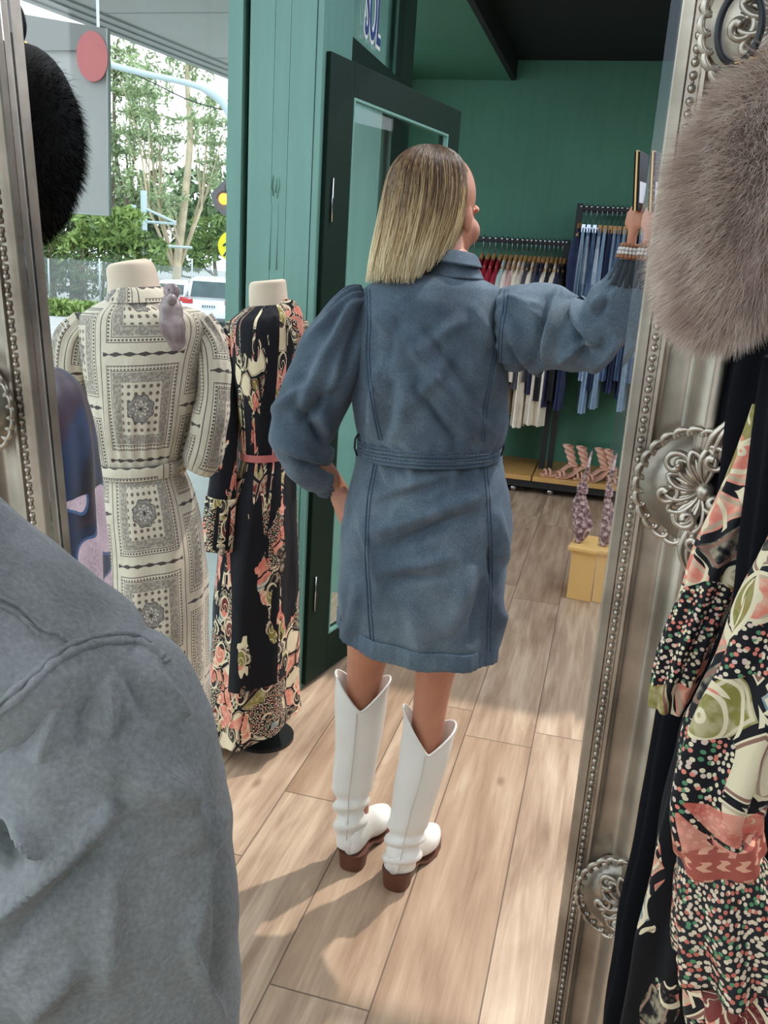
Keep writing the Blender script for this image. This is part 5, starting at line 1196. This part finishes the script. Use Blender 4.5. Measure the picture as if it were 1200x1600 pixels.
# ================================================================== FUR CHARMS
def fur(name, c, rad, M, count, length, width, mat, parent, down, clump=.5, seed=1, n_seg=3):
    r = np.random.default_rng(seed); d = r.normal(size=(count, 3)); d /= np.linalg.norm(d, axis=1)[:, None]
    Mn = np.array(M.to_3x3()); c = np.array(c); rad = np.array(rad)
    root = c + (d * rad * .93) @ Mn.T; nrm = (d / rad) @ Mn.T; nrm /= np.linalg.norm(nrm, axis=1)[:, None]
    q = root * 38; cl = np.stack([np.sin(q[:, 1] * 1.3 + 2 * np.sin(q[:, 2])), np.sin(q[:, 2] * 1.1 + 2 * np.sin(q[:, 0])), np.sin(q[:, 0] * 1.2 + 2 * np.sin(q[:, 1] + 1))], 1)
    g = np.array(down)[None] * 1.0; dirn = nrm * .55 + g * .75 + cl * clump * .6 + r.normal(size=(count, 3)) * .22; dirn /= np.linalg.norm(dirn, axis=1)[:, None]
    L = length * (.55 + .6 * r.random(count)); w = np.cross(dirn, nrm + r.normal(size=(count, 3)) * .6); w /= np.linalg.norm(w, axis=1)[:, None]
    V = []
    for j in range(n_seg + 1):
        t = j / n_seg; p = root + nrm * (L * t * (1 - .45 * t))[:, None] * .75 + dirn * (L * t * t * .75)[:, None]; ww = width * (1 - t * .92)
        V += [p - w * ww, p + w * ww]
    V = np.stack(V, 1).reshape(-1, 3); k = 2 * (n_seg + 1); base = (np.arange(count) * k)[:, None]
    F_ = np.concatenate([base + np.array([[2 * j, 2 * j + 1, 2 * j + 3, 2 * j + 2]]) for j in range(n_seg)], 1).reshape(-1)
    nf = count * n_seg; me = bpy.data.meshes.new(name); me.vertices.add(len(V)); me.vertices.foreach_set('co', V.ravel()); me.loops.add(nf * 4); me.loops.foreach_set('vertex_index', F_)
    me.polygons.add(nf); me.polygons.foreach_set('loop_start', np.arange(nf) * 4); me.update(); me.validate()
    return link(name, me, mat, parent)
fm = Mat('taupe_fur'); fm.set(color=fm.ramp(fm.noise(45, 3), [(.3, srgb(176, 148, 134)), (.55, srgb(212, 188, 172)), (.8, srgb(234, 216, 204))]), rough=.75, sheen=.3)
kf = Mat('black_fur'); kf.set(color=srgb(5, 5, 6), rough=1.0, spec=.08)
def charm(name, cpx, cpy, dist, rpx, rpy, depth, tilt, mat, basecol, label, ringp, seed, count, length, width):
    c = CAM + ray(cpx, cpy) * dist; s = dist / F; o = empty(name, c, 0, label, 'fur charm')
    M = Matrix((Rt, N_, U_)).transposed() @ Matrix.Rotation(tilt, 3, 'Y')
    m = MB(); m.ball(c, 1, 32, 20, (rpx * s * .86, depth * .86, rpy * s * .86), M); m.build('fur_core', basecol, o, smooth=True)
    tag(fur('fur', c, (rpx * s * .86, depth * .86, rpy * s * .86), M, count, length, width, mat, o, -U_ + Rt * -.25, seed=seed), kind='stuff')
    rc = CAM + ray(*ringp[:2]) * (dist + ringp[3]); m = MB(); R_ = ringp[2] * s
    m.tube([rc + Rt * R_ * .62 * math.cos(a) + U_ * R_ * math.sin(a) for a in np.linspace(0, 2 * math.pi, 33)], R_ * .12, 8, False); m.build('ring', ringp[4], o, smooth=True)
    top = c + M @ Vector((0, 0, rpy * s * .85)); m = MB(); m.tube([rc - U_ * R_, (rc - U_ * R_ + top) / 2, top], [R_ * .12, R_ * .2, R_ * .14], 8); m.build('clasp', plain('gold_clasp', (196, 160, 90), .3, metal=.9), o, smooth=True)
    return o
charm('fur_charm', 1172, 315, .66, 112, 222, .055, math.radians(9), fm.mat, plain('taupe_skin', (120, 98, 86), .9), 'fluffy taupe faux fur charm hanging in front of the right frame', (1156, 42, 42, .0, BLACK), 5, 42000, .020, .00035)
charm('fur_charm', 38, 232, 1.16, 88, 148, .07, math.radians(10), kf.mat, plain('black_skin', (10, 10, 12), .9), 'fluffy black faux fur charm on a ring by the left frame', (22, 36, 24, .0, BLACK), 8, 26000, .016, .0004)

# ================================================================== DRESSES HANGING BESIDE THE MIRROR (near side)
BLK2 = plain('black_navy_crepe', (11, 11, 16), .9, .15, 6, spec=.15)
PA1 = mat_paisley('paisley_sleeve', seed=1.37, mode='full', scale=1.25); PA2 = mat_paisley('paisley_dark', base=(11, 11, 16), seed=6.2, thr=.56, scale=1.1)
DOT = Mat('dotted_flounce'); n_ = DOT.new('ShaderNodeUVMap'); dv = DOT.vor(230, n_.outputs[0]); dd_ = S(DOT, dv.outputs['Distance']); ds = DOT.new('ShaderNodeSeparateColor'); DOT.nt.links.new(dv.outputs['Color'], ds.inputs[0])
DOT.set(color=DOT.mix(dd_.lt(.40), srgb(20, 20, 24), DOT.ramp(S(DOT, ds.outputs[0]), [(0, srgb(222, 196, 170)), (.4, srgb(206, 110, 92)), (.65, srgb(230, 210, 180)), (.85, srgb(86, 140, 96))], True)), rough=.7)
BRAID = Mat('braid_band'); n_ = BRAID.new('ShaderNodeUVMap'); sp_ = BRAID.new('ShaderNodeSeparateXYZ'); BRAID.nt.links.new(n_.outputs[0], sp_.inputs[0]); bu, bv = S(BRAID, sp_.outputs[0]), S(BRAID, sp_.outputs[1])
BRAID.set(color=BRAID.mix(((bu * 500 + (bv * 900).sin()).sin()).gt(.1) * ((bv * 420).sin()).gt(-.2), srgb(166, 80, 66), srgb(222, 160, 130)), rough=.7)
g0 = empty('hanging_dress', (P(1150, 1400, .74).x, .74, 0), 0, 'plain black crepe dress with narrow coral paisley sleeve touching the right frame', 'dress', None)
def hang(m, rows, Y, ry, ph=0, amp=.010, nf=9):
    loft(m, [pring((a, y), (b_, y), Y, ry) for y, a, b_ in rows], 96, 8, True, False, disp=lambda th, t, p: amp * math.sin(nf * th + ph + 2 * t) * min(1, .3 + t) + .004 * nz3(p, 12, ph))
m = MB(); hang(m, [(470, 1180, 1300), (520, 1150, 1320), (600, 1132, 1330), (750, 1116, 1330), (900, 1082, 1320), (1100, 1040, 1300), (1300, 1000, 1290), (1500, 962, 1280), (1680, 936, 1270), (2300, 850, 1250)], .73, .045, 1.0, .007); m.build('dress', BLK2, g0, smooth=True)
m = MB(); sleeve(m, [(1215, 640, .69, 34), (1180, 740, .68, 36), (1135, 850, .67, 38), (1100, 940, .665, 36), (1066, 1020, .66, 34), (1044, 1082, .66, 27), (1038, 1104, .66, 22)], 64, 8, disp=lambda th, t, p: .003 * math.sin(7 * th) + .004 * nz3(p, 22)); tag(m.build('sleeve', PA1, g0, smooth=True), 'narrow coral paisley sleeve')
g1 = empty('hanging_dress', (P(1100, 1500, .66).x, .68, 0), 0, 'dark dress with small scattered paisley low between the frame and flounced sleeve', 'dress')
m = MB(); hang(m, [(1080, 1120, 1180), (1130, 1072, 1190), (1200, 1052, 1200), (1300, 1030, 1200), (1400, 1012, 1190), (1500, 992, 1180), (1640, 972, 1180), (2200, 900, 1160)], .655, .030, 2.2, .006, 7); m.build('dress', PA2, g1, smooth=True)
g2 = empty('hanging_dress', (P(1200, 1500, .58).x, .59, 0), 0, 'dress with wide coral paisley sleeve ending in a dotted black flounce', 'dress')
m = MB(); hang(m, [(560, 1200, 1300), (700, 1182, 1330), (900, 1160, 1330), (1000, 1150, 1330), (1200, 1150, 1330), (1500, 1150, 1330), (2100, 1100, 1300)], .61, .03, .4, .006); m.build('dress', BLK2, g2, smooth=True)
m = MB(); sleeve(m, [(1265, 850, .56, 50), (1215, 980, .55, 62), (1170, 1090, .545, 66), (1135, 1190, .54, 68), (1118, 1260, .54, 64), (1120, 1300, .54, 60)], 80, 10, disp=lambda th, t, p: .006 * math.sin(5 * th + 1.2 * t) + .006 * nz3(p, 18)); tag(m.build('sleeve', PA1, g2, smooth=True), 'wide coral paisley sleeve')
m = MB(); sleeve(m, [(1119, 1292, .54, 62), (1122, 1312, .54, 63), (1125, 1335, .54, 64)], 80, 5, disp=lambda th, t, p: .003 * math.sin(5 * th) + .001); tag(m.build('braid_cuff', BRAID.mat, g2, smooth=True), 'red braided cuff band')
m = MB(); sleeve(m, [(1125, 1332, .54, 62), (1132, 1380, .54, 74), (1140, 1440, .54, 82), (1150, 1500, .54, 88)], 96, 8, disp=lambda th, t, p: .007 * math.sin(7 * th + 1) * t + .003 * nz3(p, 25)); tag(m.build('flounce', DOT.mat, g2, smooth=True), 'black dotted flounce')
m = MB(); sleeve(m, [(1150, 1496, .545, 80), (1165, 1550, .545, 84), (1180, 1620, .545, 88), (1190, 1700, .545, 90)], 96, 6, disp=lambda th, t, p: .007 * math.sin(6 * th + 2.5) + .003 * nz3(p, 25)); tag(m.build('lower_flounce', PA1, g2, smooth=True), 'coral paisley lower tier')

# ================================================================== NEAR SHOULDER OF THE WEARER, LOWER LEFT
DEN2 = mat_denim('near_denim', (150, 149, 147), (186, 187, 188), (108, 107, 105), 1.0)
ps = empty('person', (-.35, .45, 0), 0, 'near shoulder and puffed sleeve of a person in faded grey denim', 'person')
Yp = .44
CN = creases([(60, 900, 150, 960, 30, .002), (-20, 1450, 185, 1255, 12, .0042), (0, 1500, 190, 1300, 14, -.0040), (190, 1040, 190, 1480, 16, -.0010), (100, 1060, 60, 1190, 13, .0040), (130, 1055, 128, 1170, 12, -.0030), (160, 1050, 175, 1150, 12, .0030),
  (200, 1045, 235, 1130, 12, -.0030), (70, 1080, 20, 1170, 12, -.0035), (235, 1050, 290, 1120, 10, .0030), (200, 1200, 300, 1250, 32, .0050), (300, 1250, 310, 1330, 25, .0030), (-10, 1300, 30, 1360, 14, -.006), (20, 1290, 60, 1340, 10, .004),
  (345, 1280, 290, 1500, 9, .0026), (355, 1300, 335, 1560, 8, -.0026), (290, 1480, 350, 1600, 9, .0026), (120, 1500, 40, 1590, 20, .004), (180, 1330, 160, 1560, 22, .003)])
def nring(y, a, b_, Y, ry): return pring((a, y), (b_, y), Y, ry)
m = MB()
loft(m, [nring(1004, 130, 165, Yp, .010), nring(1008, 60, 225, Yp, .030), nring(1030, -20, 266, Yp, .048), nring(1075, -90, 303, Yp, .062), nring(1150, -150, 336, Yp, .074), nring(1250, -180, 358, Yp, .082), nring(1360, -180, 369, Yp, .084), nring(1480, -175, 372, Yp, .082), nring(1600, -160, 369, Yp, .078), nring(1800, -120, 350, Yp, .07), nring(2050, -80, 300, Yp, .055), nring(2250, -60, 240, Yp, .04)], 220, 14, True, True,
     disp=lambda th, t, p: CN(p) + .004 * noise.noise(Vector((p.x * 14 + p.z * 10, p.y * 10, p.z * 12 - p.x * 9))) + .0012 * noise.noise(p * 50))
slv = m.build('sleeve', DEN2, ps, smooth=True); ts_ = bvh(m)
m = MB()
yoke = [((-360, 700), (-200, 700), .05), ((-340, 760), (-80, 780), .07), ((-330, 835), (20, 862), .080), ((-320, 880), (95, 915), .084), ((-320, 930), (165, 965), .086), ((-320, 975), (212, 1000), .087), ((-320, 1040), (228, 1050), .082), ((-320, 1120), (160, 1130), .08), ((-320, 1300), (60, 1300), .08), ((-330, 1700), (40, 1700), .08), ((-340, 2300), (0, 2300), .08)]
loft(m, [pring(a_, b_, Yp + .005, ry, 2.1) for a_, b_, ry in yoke], 180, 10, True, True, disp=lambda th, t, p: .0025 * noise.noise(p * 18) + .0008 * noise.noise(p * 60))
bod2 = m.build('dress_bodice', DEN2, ps, smooth=True); ty_ = bvh(m)
def near_seam(name, pts, r, lift, parent, wob=0):
    m = MB(); q = []
    for i, p in enumerate(spline([list(p) for p in pts], 14)):
        c = []
        for t_ in (ts_, ty_):
            h = on_surf(t_, p[0], p[1], lift + wob * math.sin(i * .9))
            if h is not None: c.append(h)
        if c: q.append(min(c, key=lambda v: (v - CAM).length))
    if len(q) > 2: m.tube(q, [r * (1 + .25 * math.sin(i * .8)) for i in range(len(q))], 8)
    return m.build(name, DEN2, parent, smooth=True)
near_seam('armhole_seam', [(-20, 1128), (40, 1078), (90, 1032), (150, 1006), (215, 1003), (250, 1022), (262, 1036)], .0024, .0004, slv)
near_seam('armhole_seam', [(-20, 1112), (40, 1062), (90, 1018), (150, 994), (205, 990), (236, 1004)], .0017, .0004, slv)
near_seam('yoke_seam', [(-20, 925), (30, 950), (66, 984), (90, 990), (104, 1002)], .0013, .0002, bod2)
near_seam('yoke_seam', [(-20, 936), (28, 962), (60, 994)], .0010, .0002, bod2)
